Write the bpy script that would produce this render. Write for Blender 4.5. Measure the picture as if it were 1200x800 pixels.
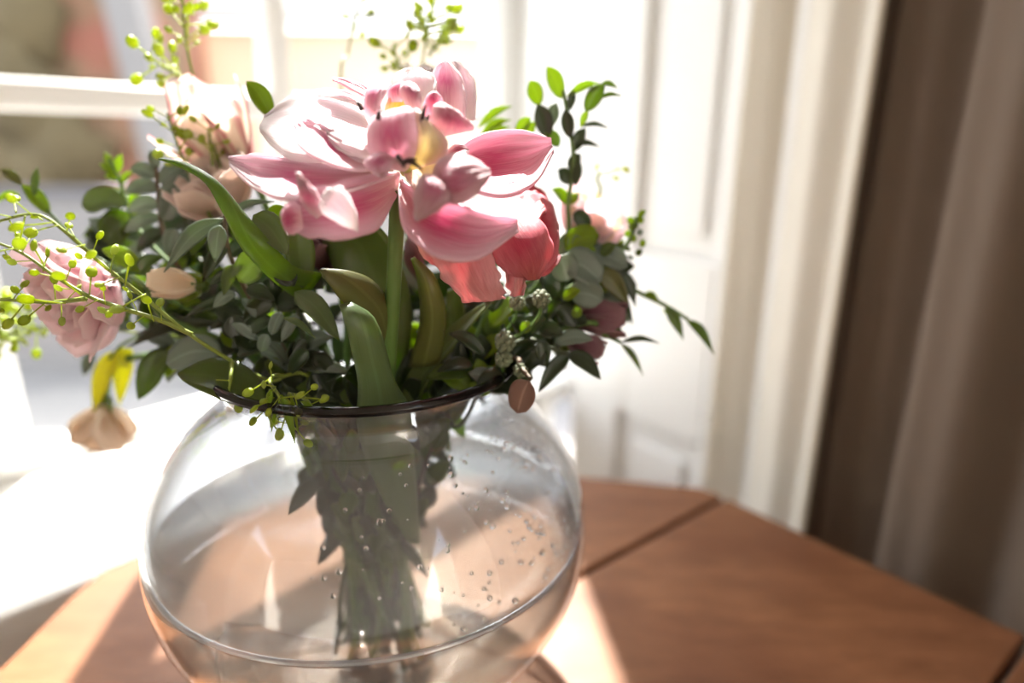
import bpy, math, random
from mathutils import Vector, Matrix
V = Vector
rnd = random.Random(7)
for o in list(bpy.data.objects): bpy.data.objects.remove(o)
scene = bpy.context.scene
COL = scene.collection

# ------------------------------------------------------------------ camera
# world: vase axis x=y=0, table top z=0, metres.  pinhole recovered from the vase ellipses and table edges
F_PX, PITCH, ROLL = 790.0, 0.2892, 0.0133
CAM = V((0.0833, -0.371, 0.335))
fw = V((0, math.cos(PITCH), -math.sin(PITCH))); up0 = V((0, math.sin(PITCH), math.cos(PITCH))); r0 = V((1, 0, 0))
rt = math.cos(ROLL)*r0 + math.sin(ROLL)*up0; upv = -math.sin(ROLL)*r0 + math.cos(ROLL)*up0
cd = bpy.data.cameras.new('camera'); cam = bpy.data.objects.new('camera', cd); COL.objects.link(cam)
cam.matrix_world = Matrix(((rt.x, upv.x, -fw.x, CAM.x), (rt.y, upv.y, -fw.y, CAM.y), (rt.z, upv.z, -fw.z, CAM.z), (0, 0, 0, 1)))
cd.sensor_width = 36; cd.lens = F_PX/1200*36; cd.clip_start = 0.01; cd.clip_end = 200
cd.dof.use_dof = True; cd.dof.focus_distance = 0.315; cd.dof.aperture_fstop = 2.2
scene.camera = cam
def ray(px, py): return rt*((px-600)/F_PX) - upv*((py-400)/F_PX) + fw
def P(px, py, y):                      # point seen at a pixel, at world depth y
    d = ray(px, py); return CAM + d*((y-CAM.y)/d.y)
def PZ(px, py, z):                     # point seen at a pixel, on a horizontal plane
    d = ray(px, py); return CAM + d*((z-CAM.z)/d.z)
def PV(px, py, p0, az):                # point seen at a pixel, on a vertical plane of azimuth az through p0
    n = V((math.cos(az), -math.sin(az), 0)); d = ray(px, py); return CAM + d*(n.dot(p0-CAM)/n.dot(d))

# ------------------------------------------------------------------ light
scene.view_settings.view_transform = 'Standard'; scene.view_settings.look = 'None'
scene.view_settings.exposure = 1.25; scene.view_settings.gamma = 1.0; scene.view_settings.use_curve_mapping = False
scene.cycles.transparent_max_bounces = 64; scene.cycles.max_bounces = 14
SUN_EL, SUN_DIR = math.radians(47.5), V((-0.13, 0.99, 0)).normalized()
w = bpy.data.worlds.new('world'); scene.world = w; w.use_nodes = True
wn = w.node_tree; bg = wn.nodes['Background']
sky = wn.nodes.new('ShaderNodeTexSky'); sky.sky_type = 'NISHITA'; sky.sun_disc = False
sky.sun_elevation = SUN_EL; sky.sun_rotation = math.atan2(SUN_DIR.x, SUN_DIR.y); sky.air_density = 1.0; sky.dust_density = 2.5; sky.ozone_density = 1.0
hs = wn.nodes.new('ShaderNodeHueSaturation'); hs.inputs['Saturation'].default_value = 0.35
wn.links.new(sky.outputs[0], hs.inputs['Color']); wn.links.new(hs.outputs[0], bg.inputs[0]); bg.inputs[1].default_value = 0.42
sd = bpy.data.lights.new('sun', 'SUN'); sd.energy = 13.0; sd.angle = math.radians(.6); sd.color = (1, 0.95, 0.88)
so = bpy.data.objects.new('sun', sd); COL.objects.link(so)
so.rotation_euler = (SUN_DIR*math.cos(SUN_EL) + V((0, 0, math.sin(SUN_EL)))).to_track_quat('Z', 'Y').to_euler()
so.location = (-1, 6, 6)

# ------------------------------------------------------------------ materials
def lin(c): return tuple(((x/255+0.055)/1.055)**2.4 if x > 10 else x/255/12.92 for x in c)+(1,)
class N:
    def __init__(s, name):
        s.m = bpy.data.materials.new(name); s.m.use_nodes = True; s.t = s.m.node_tree; s.t.nodes.clear()
        s.out = s.new('ShaderNodeOutputMaterial')
    def new(s, t, **kw):
        n = s.t.nodes.new(t)
        for k, v in kw.items():
            if hasattr(n, k): setattr(n, k, v)
        return n
    def set(s, n, i, v):
        if isinstance(v, bpy.types.NodeSocket): s.t.links.new(v, n.inputs[i])
        else: n.inputs[i].default_value = v
    def node(s, t, ins, **kw):
        n = s.new(t, **kw)
        for k, v in ins.items(): s.set(n, k, v)
        return n
    def noise(s, scale, detail=3, vec=None, stretch=None):
        if vec is None: vec = s.new('ShaderNodeTexCoord').outputs['Object']
        if stretch:
            vec = s.node('ShaderNodeMapping', {0: vec, 3: stretch}).outputs[0]
        return s.node('ShaderNodeTexNoise', {'Vector': vec, 'Scale': scale, 'Detail': detail}).outputs['Fac']
    def ramp(s, fac, stops):
        n = s.new('ShaderNodeValToRGB'); s.set(n, 0, fac); e = n.color_ramp.elements
        while len(e) < len(stops): e.new(0.5)
        for el, (p, c) in zip(e, stops): el.position = p; el.color = c
        return n.outputs[0]
    def mix(s, fac, a, b, mode='MIX'):
        n = s.new('ShaderNodeMix', data_type='RGBA', blend_type=mode); s.set(n, 0, fac); s.set(n, 6, a); s.set(n, 7, b); return n.outputs[2]
    def math(s, op, a, b=0.0):
        n = s.new('ShaderNodeMath', operation=op); s.set(n, 0, a); s.set(n, 1, b); return n.outputs[0]
    def done(s, shader): s.t.links.new(shader, s.out.inputs[0]); return s.m
    def principled(s, col, rough=.5, **kw):
        b = s.new('ShaderNodeBsdfPrincipled'); s.set(b, 'Base Color', col); s.set(b, 'Roughness', rough)
        for k, v in kw.items(): s.set(b, k.replace('_', ' '), v)
        return b.outputs[0]
    def bump(s, h, strength=.3, dist=.002):
        return s.node('ShaderNodeBump', {'Height': h, 'Strength': strength, 'Distance': dist}).outputs[0]
def thin(n, col, trans_col, fac, rough=.45, normal=None, spec=.35):
    p = n.new('ShaderNodeBsdfPrincipled'); n.set(p, 'Base Color', col); n.set(p, 'Roughness', rough); n.set(p, 'Specular IOR Level', spec)
    t = n.new('ShaderNodeBsdfTranslucent'); n.set(t, 0, trans_col)
    if normal: n.set(p, 'Normal', normal)
    m = n.node('ShaderNodeMixShader', {0: fac, 1: p.outputs[0], 2: t.outputs[0]}); return m.outputs[0]
def plain(name, c, rough=.5, scale=8, var=.12, bump=0, spec=.5):
    n = N(name); f = n.noise(scale, 4); b = lin(c); dk = tuple(x*(1-var) for x in b[:3])+(1,)
    col = n.mix(f, dk, b); kw = {'Specular_IOR_Level': spec}
    if bump: kw['Normal'] = n.bump(n.noise(scale*12, 2), bump)
    return n.done(n.principled(col, rough, **kw))
def leaf_mat(name, front, back, tr, fac=.4, rough=.4):
    n = N(name); uv = n.new('ShaderNodeUVMap').outputs[0]; sx = n.node('ShaderNodeSeparateXYZ', {0: uv})
    rn = n.new('ShaderNodeObjectInfo').outputs['Random']
    d = n.math('ABSOLUTE', n.math('SUBTRACT', sx.outputs[1], .5))
    vein = n.ramp(d, [(0, (1, 1, 1, 1)), (.03, (1, 1, 1, 1)), (.06, (0, 0, 0, 1))])
    streak = n.noise(3, 3, uv, (1.5, 22, 1))
    col = n.mix(streak, lin(front), lin(back)); col = n.mix(n.math('MULTIPLY', vein, .35), col, lin([min(255, c*1.35+20) for c in front]))
    hsv = n.node('ShaderNodeHueSaturation', {'Hue': n.math('ADD', n.math('MULTIPLY', rn, .04), .48), 'Value': n.math('ADD', n.math('MULTIPLY', rn, .5), .75), 'Color': col}).outputs[0]
    return n.done(thin(n, hsv, lin(tr), fac, rough*.8, None, .55))
def petal_mat(name, base, mid, edge, tr, pink_at=.45, fac=.45, tipc=None, ew=.35):
    n = N(name); uv = n.new('ShaderNodeUVMap').outputs[0]; sx = n.node('ShaderNodeSeparateXYZ', {0: uv})
    streak = n.noise(4, 5, uv, (.8, 9, 1)); big = n.noise(2.2, 2); fine = n.noise(9, 3, uv, (.5, 14, 1))
    t = n.math('ADD', sx.outputs[0], n.math('MULTIPLY', n.math('SUBTRACT', streak, .5), .7))
    tip = lin(tipc or edge)
    c = n.ramp(t, [(.05, lin(base)), (pink_at-.18, n_mix(lin(base), lin(mid), .6)), (pink_at, lin(mid)), (.72, n_mix(lin(mid), tip, .45)), (.98, tip)])
    d = n.math('MULTIPLY', n.math('ABSOLUTE', n.math('SUBTRACT', sx.outputs[1], .5)), 2)
    ef = n.ramp(n.math('ADD', d, n.math('MULTIPLY', n.math('SUBTRACT', streak, .5), .5)), [(ew, (0, 0, 0, 1)), (.95, (1, 1, 1, 1))])
    c = n.mix(n.math('MULTIPLY', ef, .9), c, lin(edge))
    c = n.mix(n.math('MULTIPLY', big, .15), c, lin(mid))
    c = n.mix(n.ramp(fine, [(.5, (0, 0, 0, 1)), (.8, (.4, .4, .4, 1))]), c, n.mix(.5, c, lin([x*.72 for x in mid])))
    trc = n.mix(.5, c, lin(tr))
    bmp = n.bump(n.noise(6, 4, uv, (.7, 10, 1)), .5, .0018)
    return n.done(thin(n, c, trc, fac, .42, bmp, .3))
def n_mix(a, b, f): return tuple(x*(1-f)+y*f for x, y in zip(a, b))
def glass_mat(name, tint, edge, rough=.0, ior=1.5, power=2.2, boost=1.0, haze=0, fade=None):
    n = N(name); lw = n.node('ShaderNodeLayerWeight', {0: .5}).outputs['Facing']
    e = n.math('POWER', lw, power)
    sw = n.noise(9, 3); col = n.mix(e, tint, edge); col = n.mix(n.math('MULTIPLY', sw, .16), col, edge)
    if fade:
        zc_ = n.node('ShaderNodeSeparateXYZ', {0: n.new('ShaderNodeTexCoord').outputs['Object']}).outputs[2]
        mr = n.node('ShaderNodeMapRange', {0: zc_, 1: fade[0], 2: fade[1]}).outputs[0]; col = n.mix(mr, (.975, .97, .955, 1), col)
    t = n.node('ShaderNodeBsdfTransparent', {0: col}).outputs[0]
    g = n.node('ShaderNodeBsdfGlossy', {0: (1, 1, 1, 1), 'Roughness': rough}).outputs[0]
    r0_ = ((ior-1)/(ior+1))**2
    fr = n.math('ADD', n.math('MULTIPLY', n.math('POWER', lw, 5.0), 1-r0_), r0_)
    if haze:
        tr_ = n.node('ShaderNodeBsdfTranslucent', {0: (.86, .9, .95, 1)}).outputs[0]; df_ = n.node('ShaderNodeBsdfDiffuse', {0: (.86, .9, .95, 1)}).outputs[0]
        hz = n.node('ShaderNodeMixShader', {0: .6, 1: df_, 2: tr_}).outputs[0]
        t = n.node('ShaderNodeMixShader', {0: n.ramp(n.noise(14, 4), [(.35, (haze*.35,)*3+(1,)), (.7, (haze,)*3+(1,))]), 1: t, 2: hz}).outputs[0]
    return n.done(n.node('ShaderNodeMixShader', {0: n.math('MULTIPLY', fr, boost), 1: t, 2: g}).outputs[0])

M = {}
M['white_paint'] = plain('white_paint', (236, 235, 232), .45, 6, .05)
M['wall_paint'] = plain('wall_paint', (222, 216, 206), .8, 3, .05)
M['ceiling_paint'] = plain('ceiling_paint', (235, 233, 228), .85, 3, .04)
M['floor_wood'] = plain('floor_wood', (120, 88, 62), .5, 5, .3)
def wood():
    n = N('table_wood'); tc = n.new('ShaderNodeTexCoord').outputs['Object']
    g = n.noise(6, 6, tc, (3.0, 9, 2.0)); blot = n.noise(7, 4, tc, (1, 1.6, 1)); fine = n.noise(60, 3, tc, (1, 10, 1)); spots = n.noise(16, 2, tc, (1, 1.3, 1))
    c = n.ramp(g, [(.3, lin((106, 67, 43))), (.7, lin((132, 88, 60)))])
    c = n.mix(n.ramp(blot, [(.4, (0, 0, 0, 1)), (.75, (.75, .75, .75, 1))]), c, lin((82, 44, 27)))
    c = n.mix(n.math('MULTIPLY', fine, .22), c, lin((156, 112, 82)))
    c = n.mix(n.ramp(spots, [(.68, (0, 0, 0, 1)), (.78, (.55, .55, .55, 1))]), c, lin((84, 42, 24)))
    r = n.ramp(blot, [(.3, (.36, .36, .36, 1)), (.8, (.55, .55, .55, 1))])
    b = n.bump(fine, .12, .001)
    return n.done(n.principled(c, r, Normal=b, Specular_IOR_Level=.16))
M['wood'] = wood()
def cloth(name, c, fac, trc):
    n = N(name); tc = n.new('ShaderNodeTexCoord').outputs['UV']
    wv = n.noise(240, 2, tc, (1, .25, 1)); f = n.noise(3, 4, tc, (6, 1, 1))
    col = n.mix(n.math('MULTIPLY', f, .3), lin(c), tuple(x*.7 for x in lin(c)[:3])+(1,))
    return n.done(thin(n, col, lin(trc), fac, .85, n.bump(wv, .15, .001), .1))
M['curtain_face'] = cloth('curtain_face', (118, 104, 92), .05, (120, 96, 72))
M['curtain_lining'] = cloth('curtain_lining', (232, 226, 214), .25, (235, 225, 205))
M['pane'] = glass_mat('window_pane_glass', (.985, .99, .985, 1), (.93, .95, .94, 1), 0, 1.25, 3)
M['vase_glass'] = glass_mat('smoky_vase_glass', (.87, .885, .905, 1), (.38, .40, .43, 1), .0, 1.6, 2.0, 1.3, .10, (.06, .125))  # smoky tint clears downward, imitating bright light refracted by the water
M['rim_glass'] = glass_mat('dark_rim_glass', (.24, .215, .22, 1), (.04, .035, .04, 1), .02, 1.5, 1.0)
M['water'] = glass_mat('vase_water', (.93, .90, .85, 1), (.7, .69, .66, 1), .015, 1.33, 2.0, 1.5)
M['meniscus'] = glass_mat('water_edge', (.95, .95, .95, 1), (.9, .9, .92, 1), .2, 1.6, 1.0, 6, .6)  # white haze and boosted gloss imitate sun refracted along the waterline
def drop():
    n = N('water_drop'); b_ = n.node('ShaderNodeBsdfGlass', {0: (1, 1, 1, 1), 'Roughness': .06, 'IOR': 1.33}); return n.done(b_.outputs[0])
M['drop'] = drop()
M['tulip_leaf'] = leaf_mat('tulip_leaf', (80, 100, 62), (122, 138, 100), (150, 170, 24), .42, .42)
M['tulip_leaf_dark'] = leaf_mat('tulip_leaf_dark', (78, 92, 48), (98, 104, 52), (120, 150, 30), .35, .45)
M['tulip_leaf_brown'] = leaf_mat('tulip_leaf_brown', (90, 100, 50), (112, 108, 62), (130, 140, 30), .3, .45)
M['tulip_leaf_backlit'] = leaf_mat('tulip_leaf_backlit', (88, 112, 40), (110, 132, 56), (160, 185, 16), .5, .42)  # tulip leaf copy, yellower and brightened to imitate sun shining through
M['sage'] = leaf_mat('sage_leaf', (108, 124, 112), (128, 140, 128), (130, 155, 90), .25, .42)
M['green'] = leaf_mat('green_leaf', (66, 86, 38), (90, 108, 50), (140, 165, 18), .45, .35)
M['bright'] = leaf_mat('bright_leaf', (112, 138, 34), (134, 158, 44), (168, 192, 14), .5, .35)
M['dark'] = leaf_mat('dark_leaf', (36, 47, 28), (50, 63, 38), (96, 120, 20), .25, .35)
M['brown_leaf'] = leaf_mat('brown_dry_leaf', (130, 96, 84), (112, 78, 70), (150, 90, 60), .25, .6)
M['yellow_leaf'] = leaf_mat('yellow_leaf', (196, 196, 40), (214, 208, 60), (235, 232, 30), .5, .45)
M['stem'] = plain('green_stem', (96, 128, 58), .45, 30, .25)
M['stem_cress'] = plain('cress_stem', (134, 150, 58), .45, 30, .25)
M['stem_dark'] = plain('dark_stem', (70, 80, 48), .5, 30, .35)
M['stem_brown'] = plain('brown_stem', (104, 84, 60), .6, 30, .35)
def pod():
    n = N('seed_pod_green'); rn = n.new('ShaderNodeObjectInfo').outputs['Random']
    c = n.ramp(rn, [(0, lin((132, 152, 44))), (.6, lin((176, 190, 76))), (1, lin((170, 190, 110)))])
    return n.done(thin(n, c, lin((196, 208, 44)), .5, .4))
M['pod'] = pod()
M['seedhead'] = plain('pale_seedhead', (128, 138, 108), .6, 60, .35, .4)
M['p_main'] = petal_mat('tulip_petal_pink', (246, 238, 224), (210, 102, 150), (251, 240, 245), (255, 208, 224), .5, .42, None, .25)
M['p_white'] = petal_mat('tulip_petal_white', (248, 244, 236), (244, 216, 226), (252, 249, 249), (255, 240, 244), .45, .4)
M['p_rose'] = petal_mat('tulip_petal_rose', (244, 222, 216), (206, 78, 130), (248, 226, 236), (250, 176, 200), .42, .42, None, .25)
M['p_mauve'] = petal_mat('tulip_petal_mauve', (230, 204, 202), (190, 104, 134), (234, 214, 218), (235, 165, 185), .42, .32)
M['p_cream'] = petal_mat('tulip_petal_cream', (226, 206, 120), (240, 228, 196), (236, 200, 214), (255, 240, 190), .5, .35)
M['p_yellow'] = petal_mat('tulip_petal_yellow', (224, 178, 80), (240, 208, 130), (240, 190, 190), (255, 220, 120), .5, .35)
M['p_coral'] = petal_mat('coral_petal', (216, 128, 122), (192, 70, 94), (224, 138, 148), (235, 110, 122), .4, .3, (222, 140, 136), .15)
M['p_coral_pale'] = petal_mat('coral_petal_pale', (212, 136, 128), (214, 132, 138), (236, 186, 186), (235, 148, 150), .45, .28, None, .15)
M['p_blush'] = petal_mat('blush_petal', (248, 216, 224), (249, 220, 227), (253, 242, 244), (255, 230, 234), .4, .58)
M['p_peach'] = petal_mat('peach_petal', (251, 228, 200), (251, 226, 200), (253, 242, 228), (255, 236, 212), .4, .45)
M['p_beige'] = petal_mat('beige_petal', (236, 214, 202), (234, 206, 194), (245, 230, 222), (250, 226, 212), .4, .35)
M['p_cherry'] = petal_mat('cherry_edged_petal', (248, 242, 226), (250, 244, 234), (206, 70, 118), (255, 246, 238), .4, .6, (246, 226, 222), .78)
M['p_purple'] = petal_mat('purple_petal', (150, 112, 120), (128, 78, 92), (156, 120, 124), (160, 90, 110), .4, .25)
M['stamen'] = plain('dark_stamen', (58, 44, 42), .6, 80, .3)
M['pistil'] = plain('pistil_green', (190, 196, 110), .5, 60, .2)

# ------------------------------------------------------------------ mesh helpers
def mesh(name, vs, fs, mat, smooth=True, uvs=None):
    me = bpy.data.meshes.new(name); me.from_pydata([tuple(v) for v in vs], [], fs); me.materials.append(mat)
    if uvs:
        l = me.uv_layers.new(name='UVMap')
        for lp in me.loops: l.data[lp.index].uv = uvs[lp.vertex_index]
    if smooth:
        for p in me.polygons: p.use_smooth = True
    me.update(); return me
def add(name, me, parent=None):
    o = bpy.data.objects.new(name, me); COL.objects.link(o)
    if parent is not None:
        o.parent = parent; o.matrix_parent_inverse = Matrix.Translation(-ROOTLOC.get(parent.name, V((0, 0, 0))))
    return o
ROOTLOC = {}
def thing(name, label, cat, loc=(0, 0, 0), group=None):
    o = bpy.data.objects.new(name, None); COL.objects.link(o); o.location = loc; o.empty_display_size = .01
    ROOTLOC[o.name] = V(loc); o['label'] = label; o['category'] = cat
    if group: o['group'] = group
    return o
def struct(o): o['kind'] = 'structure'; return o
def solid(o, t, off=0):
    m = o.modifiers.new('thickness', 'SOLIDIFY'); m.thickness = t; m.offset = off; return o
def bevel(o, wd, seg=2):
    m = o.modifiers.new('bevel', 'BEVEL'); m.width = wd; m.segments = seg; m.limit_method = 'ANGLE'; return o
def catmull(pts, n):
    pts = [V(p) for p in pts]
    if len(pts) == 2: pts = [pts[0], pts[0].lerp(pts[1], .5), pts[1]]
    ext = [pts[0]*2-pts[1]] + pts + [pts[-1]*2-pts[-2]]
    seg = len(pts)-1; out = []
    for i in range(n):
        t = i/(n-1)*seg; k = min(int(t), seg-1); u = t-k
        a, b, c, d = ext[k:k+4]
        out.append(.5*((2*b)+(c-a)*u+(2*a-5*b+4*c-d)*u*u+(3*b-a-3*c+d)*u**3))
    return out
def box_vs(x0, x1, y0, y1, z0, z1): return [V((x, y, z)) for z in (z0, z1) for y in (y0, y1) for x in (x0, x1)]
BOXF = [(0, 2, 3, 1), (4, 5, 7, 6), (0, 1, 5, 4), (2, 6, 7, 3), (0, 4, 6, 2), (1, 3, 7, 5)]
def boxframe(name, o0, ex, ey, a, mat, parent=None, bev=0):
    """box in a frame: origin o0, horizontal axes ex, ey, vertical z; a = (x0,x1,y0,y1,z0,z1)"""
    vs = [o0 + ex*v.x + ey*v.y + V((0, 0, v.z)) for v in box_vs(*a)]
    o = add(name, mesh(name, vs, BOXF if ex.cross(ey).z > 0 else [f[::-1] for f in BOXF], mat, False), parent)
    if bev: bevel(o, bev)
    return o
def tube_data(pts, rads, seg=7, n=None, cap=True):
    cs = catmull(pts, n or max(6, len(pts)*4)); m = len(cs); vs = []; fs = []; uv = []
    ref = V((.3, .9, .2))
    for i, c in enumerate(cs):
        T = (cs[min(i+1, m-1)]-cs[max(i-1, 0)]).normalized(); A = T.cross(ref).normalized(); B = T.cross(A)
        t = i/(m-1); r = rads[0]+(rads[-1]-rads[0])*t
        for k in range(seg):
            a = 2*math.pi*k/seg; vs.append(c+(A*math.cos(a)+B*math.sin(a))*r); uv.append((t, k/seg))
    for i in range(m-1):
        for k in range(seg): fs.append((i*seg+k, i*seg+(k+1) % seg, (i+1)*seg+(k+1) % seg, (i+1)*seg+k))
    if cap: fs.append(tuple(range(seg))[::-1]); fs.append(tuple((m-1)*seg+k for k in range(seg)))
    return vs, fs, uv
def tube(name, pts, rads, mat, parent=None, seg=7, n=None):
    vs, fs, uv = tube_data(pts, rads, seg, n); return add(name, mesh(name, vs, fs, mat, True, uv), parent)
def lathe(name, prof, mat, parent=None, seg=96):
    vs = []; fs = []; m = len(prof)
    for k in range(seg):
        a = 2*math.pi*k/seg
        for r, z in prof: vs.append((r*math.cos(a), r*math.sin(a), z))
    for k in range(seg):
        for i in range(m-1): fs.append((k*m+i, ((k+1) % seg)*m+i, ((k+1) % seg)*m+i+1, k*m+i+1))
    return add(name, mesh(name, vs, fs, mat), parent)
def patch(name, A, B, mat, parent, bulge=0, ruffle=0, seed=0, nu=16, nv=10, thick=.0007, bvec=None, groove=0):
    """petal or leaf between two edge curves (points in 3D, base to tip), bulged along its normal"""
    a = catmull(A, nu); b = catmull(B, nu); vs = []; uv = []; fs = []; R = random.Random(seed)
    ph = [R.uniform(0, 6.28) for _ in range(6)]; fq = [R.uniform(7, 13), R.uniform(4, 8), R.uniform(2, 4)]
    for i in range(nu):
        T = (a[min(i+1, nu-1)]+b[min(i+1, nu-1)]-a[max(i-1, 0)]-b[max(i-1, 0)]).normalized()
        Nn = bvec if bvec is not None else T.cross(b[i]-a[i])
        if Nn.length < 1e-9: Nn = V((0, -1, 0))
        Nn = Nn.normalized(); t = i/(nu-1); W = (b[i]-a[i]).length
        for j in range(nv):
            s = j/(nv-1); p = a[i].lerp(b[i], s); e = (2*s-1)
            h = bulge*(1-e*e)*math.sin(math.pi*min(1, .15+.85*t))
            h += ruffle*t*(.35+abs(e))*(math.sin(fq[0]*t+ph[0]+3*e)+.7*math.sin(fq[1]*e+ph[1]+5*t)+.5*math.sin(17*e+11*t+ph[2]))
            h += groove*(.00045*math.cos(15*e+ph[3]+1.5*math.sin(3*t))+.0005*math.exp(-(e*7)**2))*min(1, 3*t)
            jit = ruffle*.35*abs(e)**3*t*(math.sin(23*t+ph[4]+2*e)+.6*math.sin(41*t+ph[5]))
            vs.append(p+Nn*h+(b[i]-a[i]).normalized()*(jit*e) if W > 1e-6 else p+Nn*h); uv.append((t, s))
    for i in range(nu-1):
        for j in range(nv-1): q = i*nv+j; fs.append((q, q+1, q+nv+1, q+nv))
    return solid(add(name, mesh(name, vs, fs, mat, True, uv), parent), thick)
def pp(l, y):
    """pixel polyline with depths: y may be a number or a (base, tip) pair or list"""
    n = len(l); out = []
    for i, q in enumerate(l):
        t = i/(n-1)
        if len(q) == 3: yy = q[2]
        elif isinstance(y, (int, float)): yy = y
        else:
            k = t*(len(y)-1); j = min(int(k), len(y)-2); yy = y[j]+(y[j+1]-y[j])*(k-j)
        out.append(P(q[0], q[1], yy))
    return out
def leaf_mesh(name, pts, width, mat, nhint, shape='ovate', fold=.25, nu=10, nv=7, twist=0, seed=0, wav=0):
    c = catmull(pts, nu); vs = []; fs = []; uv = []
    for i in range(nu):
        t = i/(nu-1); T = (c[min(i+1, nu-1)]-c[max(i-1, 0)]).normalized()
        Nn = (nhint-T*nhint.dot(T)).normalized(); S = T.cross(Nn)
        if twist:
            q = Matrix.Rotation(twist*t, 3, T); S = q @ S; Nn = q @ Nn
        if shape == 'ovate': wd = math.sin(math.pi*t**.8)**.8 if 0 < t < 1 else .03
        elif shape == 'lance': wd = math.sin(math.pi*t**.85)**1.15 if 0 < t < 1 else .03
        elif shape == 'round': wd = math.sqrt(max(.002, 1-(2*t-1)**2))
        else: wd = (.75+.25*math.sin(2.6*t+.3))*(1-max(0, (t-.45)/.55)**2.2)**.9 if t < 1 else .02     # strap
        wd = max(wd, .03)*width/2
        for j in range(nv):
            e = 2*j/(nv-1)-1
            vs.append(c[i]+S*(wd*e)+Nn*(fold*wd*(abs(e)**1.4)+wav*math.sin(9*t+3*e+seed)*abs(e))); uv.append((t, (e+1)/2))
    for i in range(nu-1):
        for j in range(nv-1): q = i*nv+j; fs.append((q, q+1, q+nv+1, q+nv))
    return mesh(name, vs, fs, mat, True, uv)
PXM = lambda y: (y-CAM.y)/F_PX*1.03       # metres per pixel at depth y
def leafpx(b, t, y, wpx, mat, parent, shape='ovate', y1=None, face=None, sag=.12, fold=.25, name='leaf', mid=None, twist=0):
    p0 = P(b[0], b[1], y); p1 = P(t[0], t[1], y if y1 is None else y1)
    m = p0.lerp(p1, .5)+V((0, 0, sag*(p1-p0).length)) if mid is None else P(*mid)
    f = (CAM-m).normalized()+V((rnd.uniform(-.45, .45), rnd.uniform(-.2, .2), rnd.uniform(.1, .8))) if face is None else V(face)
    return solid(add(name, leaf_mesh(name, [p0, m, p1], wpx*PXM(m.y), M[mat], f.normalized(), shape, fold, twist=twist), parent), .0006)

# ------------------------------------------------------------------ the room
AZ = math.radians(41)
DW = V((math.sin(AZ), math.cos(AZ), 0)); NW = V((math.cos(AZ), -math.sin(AZ), 0))     # along the window, into the room
SILL = -.06
W0 = PZ(45, 545, SILL); W0.z = 0
sfr = NW.dot(PZ(300, 598, SILL)-W0)                       # depth of the sill in front of the glass
S_R = 0.83                                               # clear width of the window, left stile to right stile
AZS = math.radians(146.5)
DS = V((math.sin(AZS), math.cos(AZS), 0)); NS = V((-DS.y*-1, DS.x*-1, 0))
NS = V((DS.y, -DS.x, 0))                                  # shutter face direction (towards the room)
if NS.dot(CAM-V((.25, .6, 0))) < 0: NS = -NS
S0 = PZ(722, 475, SILL); S0.z = 0
def sval(px, py): return DS.dot(PV(px, py, S0, AZS)-S0)
s_corner = sval(676, 470)
CORNER = S0 + DS*s_corner
FLOOR, CEIL = -.74, 1.75

# window: frame, sashes, panes
win = struct(thing('window_1', 'white painted sash window with glazing bars beside the table', 'window', W0+V((0, 0, SILL))))
del win['category']
TOPZ = 1.6
boxframe('stile', W0, DW, NW, (-.075, -.005, -.03, .02, SILL, TOPZ), M['white_paint'], win, .004)
boxframe('stile', W0, DW, NW, (S_R, S_R+.07, -.03, .02, SILL, TOPZ), M['white_paint'], win, .004)
boxframe('bottom_rail', W0, DW, NW, (-.005, S_R, -.03, .02, SILL, SILL+.02), M['white_paint'], win, .003)
boxframe('top_rail', W0, DW, NW, (-.005, S_R, -.03, .02, TOPZ-.06, TOPZ), M['white_paint'], win, .003)
ms = DW.dot(PV(322, 60, W0, AZ)-W0)
boxframe('glazing_bar', W0, DW, NW, (ms-.017, ms+.017, -.025, .015, SILL+.02, TOPZ-.06), M['white_paint'], win, .006)
zb = PV(100, 115, W0, AZ).z
bars = [zb, zb+.43, zb+.86]
for z in bars:
    boxframe('glazing_bar', W0, DW, NW, (-.005, ms-.017, -.024, .014, z-.017, z+.017), M['white_paint'], win, .006)
    boxframe('glazing_bar', W0, DW, NW, (ms+.017, S_R, -.024, .014, z-.017, z+.017), M['white_paint'], win, .006)
zz = [SILL+.02]+bars+[TOPZ-.06]
for a, b in ((-.005, ms-.017), (ms+.017, S_R)):
    for i in range(4):
        z0 = zz[i]+(.017 if i else 0); z1 = zz[i+1]-(.017 if i < 3 else 0)
        boxframe('pane', W0, DW, NW, (a, b, -.008, -.005, z0, z1), M['pane'], win)
# sill board running from the glass to its front edge, its face below
sill = struct(add('trim_1', mesh('trim_1', [], [], M['white_paint'])))
sv = [W0+DW*-1.6+NW*.0, W0+DW*-1.6+NW*sfr, W0+DW*(S_R+.35)+NW*sfr, W0+DW*(S_R+.35)]
def prism(name, poly, z0, z1, mat, parent=None, bev=0):
    n = len(poly); vs = [V((p.x, p.y, z0)) for p in poly]+[V((p.x, p.y, z1)) for p in poly]
    area = sum(poly[i].x*poly[(i+1) % n].y-poly[(i+1) % n].x*poly[i].y for i in range(n))
    if area < 0: vs = vs[:n][::-1]+vs[n:][::-1]
    fs = [tuple(range(n))[::-1], tuple(range(n, 2*n))]+[(i, (i+1) % n, n+(i+1) % n, n+i) for i in range(n)]
    o = add(name, mesh(name, vs, fs, mat, False), parent)
    if bev: bevel(o, bev)
    return o
bpy.data.objects.remove(sill)
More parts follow.
